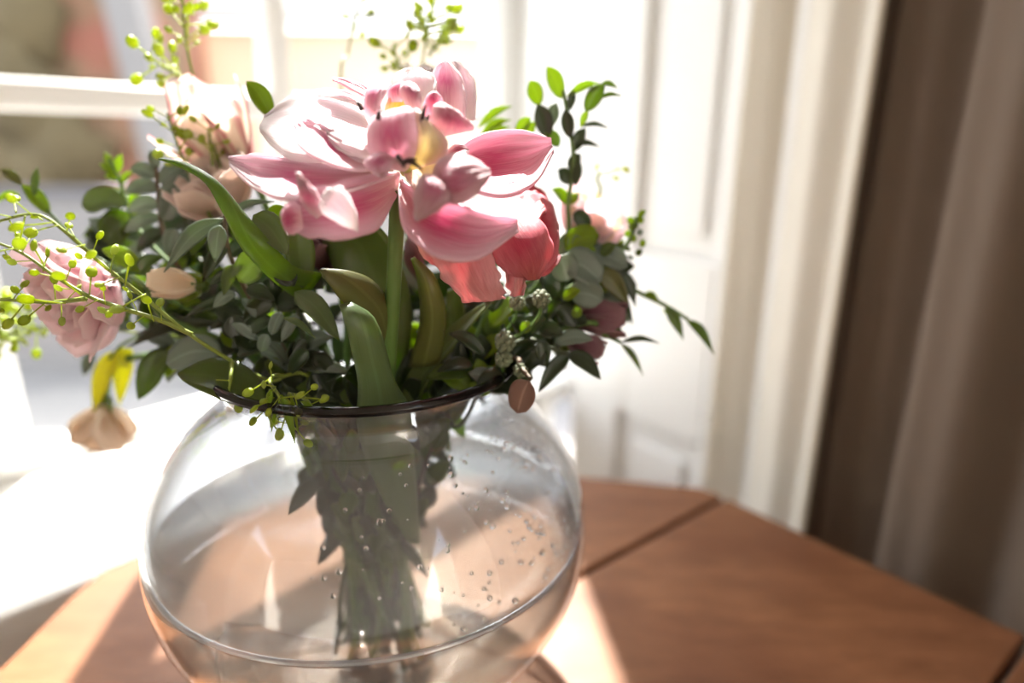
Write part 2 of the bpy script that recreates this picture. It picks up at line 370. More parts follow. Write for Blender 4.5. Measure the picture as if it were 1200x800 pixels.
# right end of the sill stops at the shutter line
def hit(p, d, q, e):     # 2D line intersection
    den = d.x*e.y-d.y*e.x; t = ((q.x-p.x)*e.y-(q.y-p.y)*e.x)/den; return p+d*t
sillR_front = hit(W0+NW*sfr, DW, S0, DS)
sill = prism('trim_1', [W0+DW*-.9+NW*-.03, W0+DW*-.9+NW*sfr, sillR_front, CORNER-NS*.02, W0+DW*(S_R+.07)+NW*-.03], SILL-.03, SILL, M['white_paint'], None, .006); struct(sill)
apron = boxframe('wall_window_lower', W0, DW, NW, (-.9, DW.dot(sillR_front-W0)-.01, sfr-.06, sfr-.02, FLOOR, SILL-.03), M['white_paint']); struct(apron)
# wall around the window (left of it and above), reveal between window and shutter
struct(boxframe('wall_window', W0, DW, NW, (-2.4, -.075, -.06, .02, FLOOR, CEIL), M['wall_paint']))
struct(boxframe('wall_window_head', W0, DW, NW, (-.075, S_R+.07, -.06, .02, TOPZ, CEIL), M['wall_paint']))
RV0 = W0+DW*(S_R+.07)
rv = (CORNER-RV0); rvl = rv.length; RD = rv.normalized(); RN = V((RD.y, -RD.x, 0))
if RN.dot(CAM-CORNER) < 0: RN = -RN
reveal = struct(boxframe('wall_reveal', RV0, RD, RN, (0, rvl, -.03, 0, SILL-.03, CEIL), M['white_paint']))
boxframe('moulding', RV0, RD, RN, (rvl*.45, rvl*.45+.02, -.001, .012, SILL, CEIL-.02), M['white_paint'], reveal, .004)
boxframe('moulding', RV0, RD, RN, (rvl-.035, rvl-.005, -.001, .01, SILL, CEIL-.02), M['white_paint'], reveal, .004)
# panelled shutter: back board with stiles, rails and raised fields as separate pieces
shut = struct(boxframe('wall_shutter', CORNER, DS, NS, (0, 2.6, -.05, 0, FLOOR, CEIL), M['white_paint']))
c0 = -s_corner
sp = [sval(768, 20)+c0, sval(878, 20)+c0]
z_low = PV(780, 502, S0, AZS).z; z_up = PV(800, 300, S0, AZS).z
L = 0.0
pw = sp[1]-sp[0]
def sh(nm, a, z0, z1, th=.014): return boxframe(nm, CORNER, DS, NS, (a[0], a[1], -.001, th, z0, z1), M['white_paint'], shut, .004)
sl = sval(727, 520)+c0
edges = [.0, min(sl, sp[0]), sp[1]+.01]
sh('stile', (.004, sp[0]), z_low, CEIL-.02)
sh('stile', (.004, sl), FLOOR+.1, z_low)
sh('stile', (sp[1], sp[1]+.09), FLOOR+.1, CEIL-.02)
sh('rail', (sp[0], sp[1]), z_low, z_up)
sh('rail', (sp[0], sp[1]), CEIL-.2, CEIL-.02)
sh('rail', (sl, sp[1]), FLOOR+.1, FLOOR+.22)
sh('rail', (sp[0], sp[1]), .93, 1.03)
sh('raised_field', (sp[0]+.03, sp[1]-.03), z_up+.03, .90, .008)
sh('raised_field', (sp[0]+.03, sp[1]-.03), 1.06, CEIL-.23, .008)
sh('raised_field', (sl+.035, sp[1]-.03), FLOOR+.25, z_low-.035, .008)
# rest of the room
ROOM = [W0+DW*-2.4, RV0, CORNER, CORNER+DS*2.6, V((2.6, -3.2, 0)), V((-2.6, -3.2, 0))]
struct(prism('floor', ROOM, FLOOR-.05, FLOOR, M['floor_wood']))
struct(prism('ceiling', ROOM, CEIL, CEIL+.05, M['ceiling_paint']))
bk = V((0, 0, 0)); X, Y = V((1, 0, 0)), V((0, 1, 0))
struct(boxframe('wall_back', bk, X, Y, (-2.6, 2.6, -3.25, -3.2, FLOOR, CEIL), M['wall_paint']))
struct(boxframe('wall_left', bk, X, Y, (-2.65, -2.6, -3.2, (W0+DW*-2.4).y, FLOOR, CEIL), M['wall_paint']))
struct(boxframe('wall_right', bk, X, Y, (2.6, 2.65, -3.2, (CORNER+DS*2.6).y+.1, FLOOR, CEIL), M['wall_paint']))

# ------------------------------------------------------------------ outside
M['paving'] = plain('paving', (156, 152, 148), .9, 1.5, .25)
def mottled():
    n = N('brick_far'); c = n.ramp(n.noise(1.6, 5), [(.3, lin((104, 96, 74))), (.45, lin((150, 118, 92))), (.56, lin((166, 104, 88))), (.7, lin((128, 120, 78)))])
    return n.done(n.principled(c, .9))
M['brick'] = mottled()
M['ivy'] = plain('ivy_far', (128, 112, 80), .9, 3.0, .5)
M['render_cream'] = plain('cream_render', (246, 226, 196), .9, 1.0, .08)
M['slate'] = plain('slate', (112, 110, 114), .7, 2.0, .25)
M['bluegrey'] = plain('blue_grey_paint', (150, 145, 142), .6, 1.5, .15)
GZ = -1.6
gr = struct(boxframe('ground', bk, X, Y, (-30, 30, 2.2, 40, GZ-.1, GZ), M['paving']))
def Po(px, py, y): return P(px, py, y)
# far terrace on the left: brick house behind a blue-grey wall
D1 = 7.0
a = Po(-60, 100, D1); b = Po(128, 20, D1)
house = thing('brick_house', 'weathered brown brick house seen through the left window panes', 'building', (a.x, D1, GZ))
xr = Po(172, 140, D1).x
def wallpiece(nm, x0, x1, y0, y1, z0, z1, m, par): return boxframe(nm, bk, X, Y, (x0, x1, y0, y1, z0, z1), M[m], par)
wallpiece('wall', a.x-3, xr, D1, D1+1.6, GZ, 3.4, 'brick', house)
# patches of climbing plants on the wall, and windows with dark panes
for i in range(9):
    cx = rnd.uniform(a.x-.3, xr-.3); cz = rnd.uniform(-.3, 1.6); vs = []; fs = []
    k = 14
    for j in range(k):
        r = rnd.uniform(.25, .6); an = 6.283*j/k; vs.append(V((cx+r*math.cos(an), D1-.05, cz+r*1.2*math.sin(an))))
    vs2 = [v+V((0, -.12, 0)) for v in vs]; cen = V((cx, D1-.25, cz))
    allv = vs+vs2+[cen]; fs = [(j, (j+1) % k, k+(j+1) % k, k+j) for j in range(k)]+[(k+j, k+(j+1) % k, 2*k) for j in range(k)]
    add('climbing_plant', mesh('climbing_plant', allv, fs, M['ivy']), house)
for zc in (.9,):
    wx = Po(20, 60, D1).x; f = wallpiece('window', wx-.45, wx+.25, D1-.03, D1, zc-.5, zc+.6, 'bluegrey', house)
    wallpiece('pane', wx-.4, wx+.2, D1-.04, D1-.03, zc-.45, zc+.55, 'slate', f)
# leaning blue-grey roof edge between the two houses
c1 = Po(143, -10, D1-.3); c2 = Po(200, 215, D1-.3); dd = (c2-c1); n1 = V((1, 0, 0))*.17
vs = [c1-n1+V((0, -.1, 0))-dd*.4, c1+n1+V((0, -.1, 0))-dd*.4, c2+n1+V((0, -.1, 0))+dd*.6, c2-n1+V((0, -.1, 0))+dd*.6]
vs = vs+[v+V((0, .25, 0)) for v in vs]
butt = add('buttress', mesh('buttress', vs, [(0, 1, 2, 3), (7, 6, 5, 4), (0, 4, 5, 1), (1, 5, 6, 2), (2, 6, 7, 3), (3, 7, 4, 0)], M['bluegrey'], False), house)
D2 = 9.0
hl = Po(200, 60, D2).x; hr = Po(760, 60, D2).x; ze = Po(330, 33, D2).z
cot = thing('cream_cottage', 'sunlit cream rendered house with a dark slate roof across the street', 'building', ((hl+hr)/2, D2, GZ))
wallpiece('wall', hl, hr, D2, D2+4, GZ, ze, 'render_cream', cot)
rf = [V((hl-.2, D2-.25, ze)), V((hr+.2, D2-.25, ze)), V((hr+.2, D2+2.2, ze+1.8)), V((hl-.2, D2+2.2, ze+1.8))]
rf = rf+[v+V((0, 0, .12)) for v in rf]
add('roof', mesh('roof', rf, [(3, 2, 1, 0), (4, 5, 6, 7), (0, 1, 5, 4), (1, 2, 6, 5), (2, 3, 7, 6), (3, 0, 4, 7)], M['slate'], False), cot)
for px in (270, 430, 520):
    wx = Po(px, 20, D2).x; f = wallpiece('window', wx-.3, wx+.3, D2-.04, D2, ze-2.4, ze-1.6, 'white_paint', cot); wallpiece('pane', wx-.25, wx+.25, D2-.05, D2-.04, ze-2.35, ze-1.65, 'bluegrey', f)
D3 = 5.2
zt = Po(60, 222, D3).z
lw = thing('garden_wall', 'low blue-grey painted garden wall in front of the brick house', 'wall', (-4, D3, GZ))
wallpiece('wall_body', -9, 1.2, D3, D3+.25, GZ, zt-.06, 'bluegrey', lw); wallpiece('coping', -9, 1.25, D3-.04, D3+.29, zt-.06, zt, 'slate', lw)

# ------------------------------------------------------------------ table
T0 = PZ(850, 582, 0); T0.z = 0
T1 = PZ(700, 662.5, 0); TU = (T1-T0); TU.z = 0; TU.normalize()
TV = V((-TU.y, TU.x, 0))
if TV.dot(PZ(1190, 770, 0)-T0) < 0: TV = -TV
BW = TV.dot(PZ(1190, 770, 0)-T0); LEN = .70
table = thing('drop_leaf_table', 'worn brown wooden drop-leaf table under the glass vase', 'table', T0+TU*LEN/2+TV*BW/2+V((0, 0, FLOOR)))
def uvw(u, v): return T0+TU*u+TV*v
G = .0022
def board(poly, nm): 
    o = prism(nm, poly, -.022, 0, M['wood'], table, .003); o.modifiers['bevel'].segments = 3; return o
board([uvw(0, G), uvw(LEN, G), uvw(LEN, BW-G), uvw(0, BW-G)], 'centre_board')
lp = []
for q in ((681, 558), (824, 571), (157, 653), (105, 682), (52, 732), (0, 784)):
    p = PZ(*q, 0)-T0; lp.append((TU.dot(p), -TV.dot(p)))
lead = [(0, .004), lp[1], lp[0]]
l1, l2, l3, l4 = lp[2:]
ctl = [(0, .0), (max(.002, lp[1][0]), lp[1][1]), lp[0], (lp[0][0]+.09, lp[0][1]+.105), ((lp[0][0]+l1[0])/2+.02, l1[1]+.02), l1, l2, l3, l4, (LEN-.045, .075), (LEN, .0)]
leafc = [V((a_, b_, 0)) for a_, b_ in ctl]
sm = [leafc[0]]+catmull(leafc[1:-1], 44)+[leafc[-1]]
board([uvw(p.x, -max(p.y, 0)-G) for p in sm], 'drop_leaf')
board([uvw(LEN-p.x, BW+max(p.y, 0)+G) for p in sm], 'drop_leaf')
for (u0, u1, v0, v1) in ((.06, LEN-.06, .03, .05), (.06, LEN-.06, BW-.05, BW-.03), (.06, .08, .05, BW-.05), (LEN-.08, LEN-.06, .05, BW-.05)):
    boxframe('apron', T0, TU, TV, (u0, u1, v0, v1, -.11, -.022), M['wood'], table)
for u in (.075, LEN-.075):
    for v in (.045, BW-.045):
        c = uvw(u, v); tube('leg', [c+V((0, 0, -.022)), c+V((0, 0, -.3)), c+V((0, 0, FLOOR))], (.02, .014), M['wood'], table, 12)
        add('hinge', mesh('hinge', [uvw(u-.02, -.02)+V((0, 0, -.026)), uvw(u+.02, -.02)+V((0, 0, -.026)), uvw(u+.02, .02)+V((0, 0, -.026)), uvw(u-.02, .02)+V((0, 0, -.026))]+[uvw(u-.02, -.02)+V((0, 0, -.022)), uvw(u+.02, -.02)+V((0, 0, -.022)), uvw(u+.02, .02)+V((0, 0, -.022)), uvw(u-.02, .02)+V((0, 0, -.022))], [(0, 1, 2, 3), (7, 6, 5, 4), (0, 4, 5, 1), (1, 5, 6, 2), (2, 6, 7, 3), (3, 7, 4, 0)], M['stamen'], False), table) if v < BW/2 else None

# ------------------------------------------------------------------ curtain
E0 = P(948, 560, .26); A0 = P(846, 560, .40)
Eb = V((E0.x, E0.y, 0)); Ab = V((A0.x, A0.y, 0))
cur = thing('curtain', 'long curtain with pale lining and grey-brown face hanging behind the table end', 'curtain', (Eb.x, Eb.y, FLOOR))
def sheet(name, path, mat, amp, nw, seed, z0=FLOOR+.02, z1=CEIL-.05, flare=0):
    nu, nz = 140, 40; c = catmull(path, nu); R = random.Random(seed); ph = [R.uniform(0, 6) for _ in range(5)]; vs = []; uv = []; fs = []
    for k in range(nz):
        t = k/(nz-1); z = z0+(z1-z0)*t
        for i in range(nu):
            s = i/(nu-1); T = (c[min(i+1, nu-1)]-c[max(i-1, 0)]).normalized(); Nn = V((T.y, -T.x, 0))
            env = min(1, s*8, (1-s)*8)
            h = amp*env*(math.sin(2*math.pi*nw*s+ph[0]+.5*math.sin(3*t+ph[1]))+.35*math.sin(2*math.pi*nw*2.3*s+ph[2]+2*t)+.18*math.sin(9*t+14*s+ph[3]))
            p = c[i]+Nn*h; vs.append(V((p.x, p.y, z))); uv.append((s, t))
    for k in range(nz-1):
        for i in range(nu-1): q = k*nu+i; fs.append((q, q+1, q+nu+1, q+nu))
    return solid(add(name, mesh(name, vs, fs, mat, True, uv), cur), .0025)
Bb = Eb+DS*.16; Bc = Eb+DS*.42; Bd = Bc+DS*.35
sheet('lining', [Ab+DS*-.03-NS*.0, Ab.lerp(Eb, .35)+V((.01, .03, 0)), Ab.lerp(Eb, .7)+V((.0, .015, 0)), Eb], M['curtain_lining'], .0075, 1.7, 4)
sheet('face', [Eb+V((.004, -.002, 0)), Eb+V((.035, .02, 0)), Bb, Bc, Bd], M['curtain_face'], .016, 6.5, 9)
tube('hem', [V((Eb.x, Eb.y, FLOOR+.02)), V((Eb.x, Eb.y, .5)), V((Eb.x, Eb.y, CEIL-.05))], (.0035, .0035), M['curtain_lining'], cur, 8)

# ------------------------------------------------------------------ vase
ZC, RA, RC = .107, .13, .110
vase = thing('glass_vase', 'round smoky glass vase holding the bouquet on the wooden table', 'vase', (0, 0, 0))
RIMR, RIMZ = .0875, .2145
def prof(off):
    o = []
    a0 = math.asin(-(ZC-.004)/RC*.985)
    th0 = -math.acos(.052/RA)
    n = 40; th1 = math.acos(.0795/RA)
    for i in range(n+1):
        th = th0+(th1-th0)*i/n; o.append(((RA-off)*math.cos(th), ZC+(RC-off)*math.sin(th)))
    for r, z in ((.0785, .2005), (.0792, .2055), (.083, .2105), (RIMR, RIMZ)): o.append((r-off, z))
    return o
po = [(0.0005, .0035), (.045, .0015)]+prof(0); pi_ = prof(.0025)[::-1]+[(.04, .0125), (.0005, .011)]
lathe('bowl', po+pi_, M['vase_glass'], vase, 128)
def torus(name, R_, r, z, mat, parent, seg=128, k=10):
    return lathe(name, [(R_+r*math.cos(2*math.pi*i/k), z+r*math.sin(2*math.pi*i/k)) for i in range(k+1)], mat, parent, seg)
torus('rim', RIMR-.001, .0027, RIMZ+.001, M['rim_glass'], vase)
ZW = .112
wat = thing('water', 'clear water filling the lower half of the glass vase', 'water', (0, 0, .0125))
wp = [(0.0003, .0122)]+[(r-.0003, z) for r, z in prof(.0029) if .0125 < z < ZW]
rw = (RA-.0029)*math.sqrt(1-((ZW-ZC)/RC)**2)
lathe('water_body', wp+[(rw, ZW), (.0003, ZW)], M['water'], wat, 96)
torus('water_edge', rw-.0008, .0016, ZW, M['meniscus'], wat)
# condensation beads on the inner wall of the right shoulder
dv, df = [], []
R2 = random.Random(3)
def sph(c, r, vs, fs, seg=8, rings=5):
    b = len(vs)
    for i in range(rings+1):
        th = math.pi*i/rings
        for k in range(seg): ph = 2*math.pi*k/seg; vs.append(c+V((math.sin(th)*math.cos(ph), math.sin(th)*math.sin(ph), math.cos(th)))*r)
    for i in range(rings):
        for k in range(seg): fs.append((b+i*seg+k, b+(i+1)*seg+k, b+(i+1)*seg+(k+1) % seg, b+i*seg+(k+1) % seg))
for i in range(260):
    ph = R2.gauss(-.4, .5); th = R2.uniform(.1, .85); r = R2.uniform(.0005, .0017)
    sph(V(((RA-.0032)*math.cos(th)*math.cos(ph), (RA-.0032)*math.cos(th)*math.sin(ph), ZC+(RC-.0032)*math.sin(th))), r, dv, df)
bd = add('condensation', mesh('condensation', dv, df, M['drop']), vase); bd['kind'] = 'stuff'

# ------------------------------------------------------------------ bouquet
TIE = V((0, 0, .10))
def into_vase(top, j=None, rim=.62, foot=None):
    """points that take a stem from `top` through the neck and the tie to the bottom of the vase"""
    R = random.Random(int(abs(top.x*9173+top.y*7331+top.z*1237)*1000) if j is None else j)
    h = V((top.x, top.y, 0)); d = h.normalized() if h.length > .001 else V((1, 0, 0))
    nr = min(.058, h.length*rim); tie = TIE+V((R.uniform(-.019, .019), R.uniform(-.016, .016), 0))
    ft = V((-d.x*.012+R.uniform(-.018, .018), -d.y*.012+R.uniform(-.018, .018), .02))
    return [d*nr+V((0, 0, .205)), tie, ft]
def flower_thing(name, label, cat, group=None, top=None):
    pts = into_vase(top); return thing(name, label, cat, tuple(pts[-1]), group), pts
SM = M
# ---- main tulip --------------------------------------------------
Y0 = -.055
top = P(466, 222, Y0)
tul, tp = flower_thing('parrot_tulip', 'fully opened pink and white tulip crowning the bouquet', 'flower', None, top)
tul_mid = P(457, 400, -.045)
tube('stem', [top, P(463, 300, -.05), tul_mid, P(452, 470, -.035), TIE+V((-.004, -.01, 0)), tp[-1]], (.0036, .0042), M['stem'], tul, 10)
pet = [
 # name, edge A, yA, edge B, yB, material, bulge(+ away from camera), ruffle
 ('petal', [(455,178),(432,128),(395,106),(345,112),(310,135)], (-.05,-.02,.0,.0,-.02), [(458,198),(430,196),(385,192),(335,185),(304,155)], (-.05,-.07,-.07,-.06,-.03), 'p_white', -.010, .0012),
 ('petal', [(452,182),(425,168),(390,150),(365,138)], (-.06,-.06,-.06,-.055), [(456,192),(420,200),(375,188),(350,168),(338,148)], (-.065,-.08,-.085,-.075,-.06), 'p_main', .006, .0008),
 ('petal', [(440,172),(415,150),(385,138),(372,142)], (-.055,-.05,-.05,-.05), [(452,185),(430,186),(400,178),(375,152)], (-.07,-.075,-.07,-.055), 'p_white', -.005, .001),
 ('petal', [(460,196),(405,196),(345,186),(303,181),(268,184)], (-.055,-.06,-.06,-.06,-.06), [(462,206),(410,224),(352,236),(303,224),(270,193)], (-.06,-.085,-.09,-.08,-.062), 'p_main', .007, .0008),
 ('petal', [(468,202),(430,205),(392,214),(362,224),(340,240)], (-.055,-.075,-.085,-.088,-.085), [(464,232),(442,268),(402,279),(362,278),(334,262)], (-.06,-.09,-.10,-.098,-.088), 'p_rose', .009, .0012),
 ('petal', [(352,242),(340,236),(331,248),(331,258)], (-.09,-.092,-.094,-.092), [(356,268),(346,274),(338,273),(333,262)], (-.098,-.099,-.096,-.092), 'p_rose', -.003, .0006),
 ('petal', [(372,256),(356,240),(350,222),(349,202)], (-.098,-.10,-.10,-.098), [(378,250),(374,232),(364,218),(351,203)], (-.096,-.098,-.10,-.098), 'p_mauve', -.002, .0006),
 ('petal', [(420,272),(396,260),(377,246),(379,228)], (-.10,-.102,-.102,-.10), [(417,250),(411,236),(402,220),(384,222)], (-.096,-.10,-.102,-.10), 'p_white', -.003, .0005),
 ('petal', [(470,210),(505,236),(535,238),(565,250),(606,256)], (-.06,-.075,-.08,-.085,-.08), [(468,222),(474,268),(512,300),(560,304),(607,270)], (-.065,-.09,-.098,-.096,-.084), 'p_rose', .010, .0006),
 ('petal', [(528,200),(545,168),(580,153),(615,153),(645,162)], (-.055,-.045,-.035,-.03,-.025), [(530,210),(555,224),(590,231),(625,216),(648,178)], (-.06,-.075,-.07,-.055,-.03), 'p_rose', .009, .0006),
 ('petal', [(470,195),(478,212),(490,228),(500,240)], (-.06,-.068,-.076,-.08), [(502,184),(522,190),(528,205),(520,225)], (-.06,-.066,-.074,-.08), 'p_cream', .003, .0004),
 ('petal', [(508,204),(514,190),(530,181),(552,185),(573,198)], (-.085,-.092,-.094,-.094,-.09), [(510,215),(520,232),(541,238),(562,222),(574,206)], (-.088,-.10,-.106,-.102,-.092), 'p_mauve', -.008, .0006),
 ('petal', [(506,206),(494,207),(486,228),(487,258)], (-.09,-.10,-.104,-.102), [(524,206),(528,222),(520,240),(490,259)], (-.092,-.104,-.108,-.103), 'p_mauve', -.006, .0006),
 ('petal', [(474,200),(446,192),(431,170),(437,140),(460,129)], (-.068,-.078,-.082,-.08,-.076), [(478,196),(487,176),(488,152),(485,132),(478,126)], (-.068,-.08,-.086,-.082,-.076), 'p_main', -.007, .0006),
 ('petal', [(470,190),(446,180),(427,190),(445,207)], (-.085,-.09,-.094,-.094), [(474,196),(462,190),(456,200),(450,207)], (-.085,-.094,-.097,-.095), 'p_main', -.004, .0008),
 ('petal', [(478,194),(481,165),(483,140),(486,128)], (-.065,-.074,-.078,-.078), [(484,198),(516,186),(523,166),(498,138),(489,128)], (-.065,-.075,-.08,-.08,-.078), 'p_cream', -.006, .0006),
 ('petal', [(436,152),(427,126),(433,104),(456,98)], (-.055,-.06,-.06,-.058), [(446,146),(446,122),(452,108),(458,100)], (-.062,-.072,-.07,-.06), 'p_main', -.004, .0006),
 ('petal', [(456,120),(456,106),(468,98),(472,97)], (-.05,-.05,-.052,-.052), [(472,118),(471,106),(474,100),(475,98)], (-.055,-.06,-.058,-.054), 'p_rose', -.002, .0004),
 ('petal', [(476,122),(470,104),(478,97),(484,98)], (-.055,-.062,-.06,-.056), [(491,132),(493,120),(491,108),(487,100)], (-.06,-.07,-.068,-.06), 'p_mauve', -.003, .0004),
 ('petal', [(450,138),(452,122),(460,114),(468,112)], (-.05,-.052,-.052,-.05), [(482,136),(482,122),(476,114),(470,112)], (-.05,-.054,-.052,-.05), 'p_yellow', .003, .0003),
 ('petal', [(506,162),(504,142),(508,126),(515,121)], (-.065,-.075,-.078,-.075), [(544,153),(555,149),(540,134),(520,121)], (-.06,-.07,-.076,-.075), 'p_mauve', -.006, .0005),
 ('petal', [(500,148),(497,126),(502,112),(508,108)], (-.05,-.055,-.056,-.055), [(520,132),(518,118),(513,110),(510,108)], (-.052,-.06,-.06,-.056), 'p_rose', -.003, .0004),
 ('petal', [(470,135),(458,106),(463,88),(480,80)], (-.03,-.02,-.015,-.015), [(505,135),(511,105),(508,90),(492,80)], (-.035,-.03,-.022,-.018), 'p_white', .005, .0006),
 ('petal', [(508,140),(504,104),(509,82),(518,72)], (-.03,-.018,-.012,-.01), [(544,148),(545,112),(540,90),(526,72)], (-.04,-.034,-.026,-.015), 'p_main', .006, .0006),
 ('petal', [(538,145),(540,105),(536,82),(530,72)], (-.02,-.008,-.002,.0), [(556,140),(557,105),(550,84),(536,72)], (-.02,-.01,-.004,.0), 'p_white', .005, .0006),
 ('petal', [(436,106),(420,97),(404,93),(390,92)], (-.03,-.025,-.02,-.02), [(434,116),(418,108),(404,100),(391,94)], (-.035,-.035,-.03,-.022), 'p_rose', .002, .0005),
 ('petal', [(436,120),(405,106),(385,106),(372,110)], (-.03,-.02,-.015,-.015), [(438,130),(410,120),(388,114),(373,112)], (-.035,-.035,-.028,-.018), 'p_white', .002, .0005),
 ('petal', [(520,182),(532,170),(542,170),(548,176)], (-.06,-.062,-.062,-.06), [(524,190),(536,186),(545,182),(549,178)], (-.065,-.07,-.068,-.062), 'p_mauve', .002, .0004),
]
for i, (nm, A, ya, B, yb, mt, bl, rf_) in enumerate(pet):
    patch(nm, pp(A, ya), pp(B, yb), M[mt], tul, bl, rf_*1.5, i, 26, 19, .0012, (P(470, 190, .1)-CAM).normalized(), 1)
for (a1, b1, y) in (((466,183),(474,196),-.098), ((478,188),(494,198),-.092), ((474,190),(488,187),-.092), ((494,146),(499,122),-.082), ((498,150),(503,134),-.08), ((424,128),(418,120),-.075), ((443,138),(446,131),-.085)):
    p0, p1 = P(*a1, y), P(*b1, y-.003)
    tube('stamen', [p0, p0.lerp(p1, .5)+V((0, -.0008, .0005)), p1], (.0012, .0005), M['stamen'], tul, 7)
tube('pistil', [P(476, 200, -.06), P(474, 185, -.075)], (.003, .002), M['pistil'], tul, 8)
def strap(pxs, ys, wpx, mat, par, face, tw=0, fold=.35, nu=22):
    pts = pp(pxs, ys); y = ys if isinstance(ys, (int, float)) else sum(ys)/len(ys)
    return solid(add('leaf', leaf_mesh('leaf', pts, wpx*PXM(y), M[mat], V(face).normalized(), 'strap', fold, nu, 9, tw), par), .0009)
# the tulip's own leaves
#: edge patches where both outlines show in the photograph
def lp2(A, B, ya, yb, mt, par, bl=.003, nm='leaf'):
    return patch(nm, pp(A, ya), pp(B, yb), M[mt], par, bl, .0002, 1, 22, 9, .001)
lp2([(352,352),(322,330),(285,292),(262,250),(240,214),(214,197),(186,187)], [(378,320),(345,312),(318,285),(288,252),(262,222),(225,195),(187,186)], (-.03,-.04,-.05,-.055,-.055,-.05,-.045), (-.03,-.04,-.05,-.05,-.048,-.045,-.044), 'tulip_leaf_backlit', tul, -.003)
lp2([(478,634),(452,590),(430,540),(418,495),(420,450),(412,410),(404,375),(397,358)], [(492,634),(488,572),(484,525),(480,478),(462,445),(452,410),(438,372),(412,354)], (-.025,-.04,-.052,-.06,-.068,-.075,-.08,-.075), (-.02,-.034,-.046,-.054,-.06,-.068,-.07,-.072), 'tulip_leaf', tul, -.004)
lp2([(440,400),(425,372),(400,352),(385,332),(374,316)], [(462,405),(458,362),(438,330),(408,318),(378,315)], (-.05,-.06,-.068,-.072,-.072), (-.04,-.045,-.052,-.06,-.07), 'tulip_leaf_brown', tul, -.003)
lp2([(425,420),(405,350),(385,300),(378,282)], [(475,440),(482,360),(462,290),(440,262)], (-.02,-.02,-.015,-.01), (-.02,-.025,-.03,-.03), 'tulip_leaf_dark', tul, .003)
# ---- coral tulip ------------------------------------------------
YC = -.01
top = P(585, 330, YC+.01)
cor, cp = flower_thing('double_tulip', 'ruffled coral red tulip tucked below the big pink tulip', 'flower', None, top)
tube('stem', [top, P(560, 400, -.01), P(520, 470, -.01)]+cp[1:], (.0033, .0038), M['stem'], cor, 9)
cpet = [
 ([(525,250),(505,288),(518,322),(546,355)], (-.045,-.055,-.058,-.055), [(566,262),(578,300),(588,332),(592,350)], (-.045,-.06,-.06,-.055), 'p_coral_pale', -.006, .0016),
 ([(562,262),(580,292),(592,322),(598,347)], (-.04,-.05,-.052,-.048), [(590,252),(606,290),(618,320),(612,346)], (-.035,-.048,-.05,-.046), 'p_coral_pale', -.005, .0014),
 ([(566,258),(574,292),(592,318),(616,328)], (-.04,-.055,-.06,-.056), [(600,232),(636,262),(648,296),(632,327)], (-.03,-.05,-.056,-.054), 'p_coral', -.010, .001),
 ([(600,234),(622,224),(644,236),(652,256)], (-.015,-.015,-.012,-.012), [(606,300),(632,320),(652,302),(655,266)], (-.03,-.042,-.038,-.02), 'p_coral', -.008, .001),
 ([(542,236),(572,232),(608,230),(630,224)], (-.02,-.015,-.01,-.01), [(545,254),(582,264),(622,262),(640,248)], (-.045,-.05,-.045,-.03), 'p_coral', -.004, .0012),
 ([(588,246),(604,222),(620,215),(628,220)], (0,.005,.005,.004), [(626,248),(642,242),(640,230),(634,222)], (-.01,-.005,0,.003), 'p_coral', .003, .001),
 ([(500,255),(486,275),(496,300),(512,312)], (-.03,-.035,-.04,-.042), [(530,255),(530,280),(532,300),(525,315)], (-.04,-.05,-.052,-.046), 'p_coral_pale', -.004, .001),
 ([(610,300),(622,318),(640,322),(648,312)], (-.03,-.03,-.028,-.026), [(640,280),(652,292),(656,302),(652,310)], (-.02,-.02,-.022,-.024), 'p_coral', -.003, .001),
 ([(490,330),(476,310),(474,290),(480,275)], (-.005,-.005,-.004,-.004), [(498,330),(497,310),(494,290),(486,275)], (-.01,-.012,-.012,-.008), 'p_purple', -.003, .0006),
]
for i, (A, ya, B, yb, mt, bl, rf_) in enumerate(cpet):
    patch('petal', pp(A, ya), pp(B, yb), M[mt], cor, bl, rf_*2.0, 40+i, 28, 22, .0008, (P(580, 290, .1)-CAM).normalized())
lp2([(486,482),(505,440),(540,395),(575,355),(590,348)], [(470,468),(478,440),(508,400),(550,365),(588,347)], (-.035,-.035,-.03,-.025,-.02), (-.03,-.028,-.022,-.02,-.02), 'tulip_leaf_dark', cor, -.003)
lp2([(478,430),(492,380),(490,330),(482,303)], [(516,425),(522,370),(510,325),(486,301)], (-.03,-.035,-.04,-.042), (-.03,-.035,-.04,-.042), 'tulip_leaf_brown', cor, -.004)
lp2([(520,440),(522,390),(524,340)], [(548,430),(546,380),(540,335)], (-.01,-.01,-.01), (-.01,-.01,-.01), 'tulip_leaf_dark', cor, .002)
# ---- generic blooms ---------------------------------------------
def bloom(root, c, axis, layers, mats, seed=0, ruf=.001, spin=0.0):
    """layers: (count, height, radius, width, flare); axis points from the stem to the opening"""
    axis = V(axis).normalized(); ref = axis.cross(V((.2, .4, .9))).normalized(); ref2 = axis.cross(ref); R = random.Random(seed); k = 0
    for li, (cnt, H, rad, wd, flare) in enumerate(layers):
        for i in range(cnt):
            a = 2*math.pi*(i+.5*(li % 2))/cnt+R.uniform(-.12, .12)+spin; d = ref*math.cos(a)+ref2*math.sin(a); s = d.cross(axis)
            h = H*R.uniform(.9, 1.1); ww = wd*R.uniform(.9, 1.1)
            mid = [(0, .0), (.25, .62), (.6, 1.0), (1, 1.0+flare)]
            A, B = [], []
            for t, rr in mid:
                q = c+axis*(h*t)+d*(rad*rr); wq = ww*(.25, .75, 1.0, .45)[mid.index((t, rr))]/2
                A.append(q-s*wq-d*wq*.28); B.append(q+s*wq-d*wq*.28)
            patch('petal', A, B, M[mats[min(li, len(mats)-1)]], root, -.12*ww, ruf, seed*31+k, 12, 8, .0006); k += 1
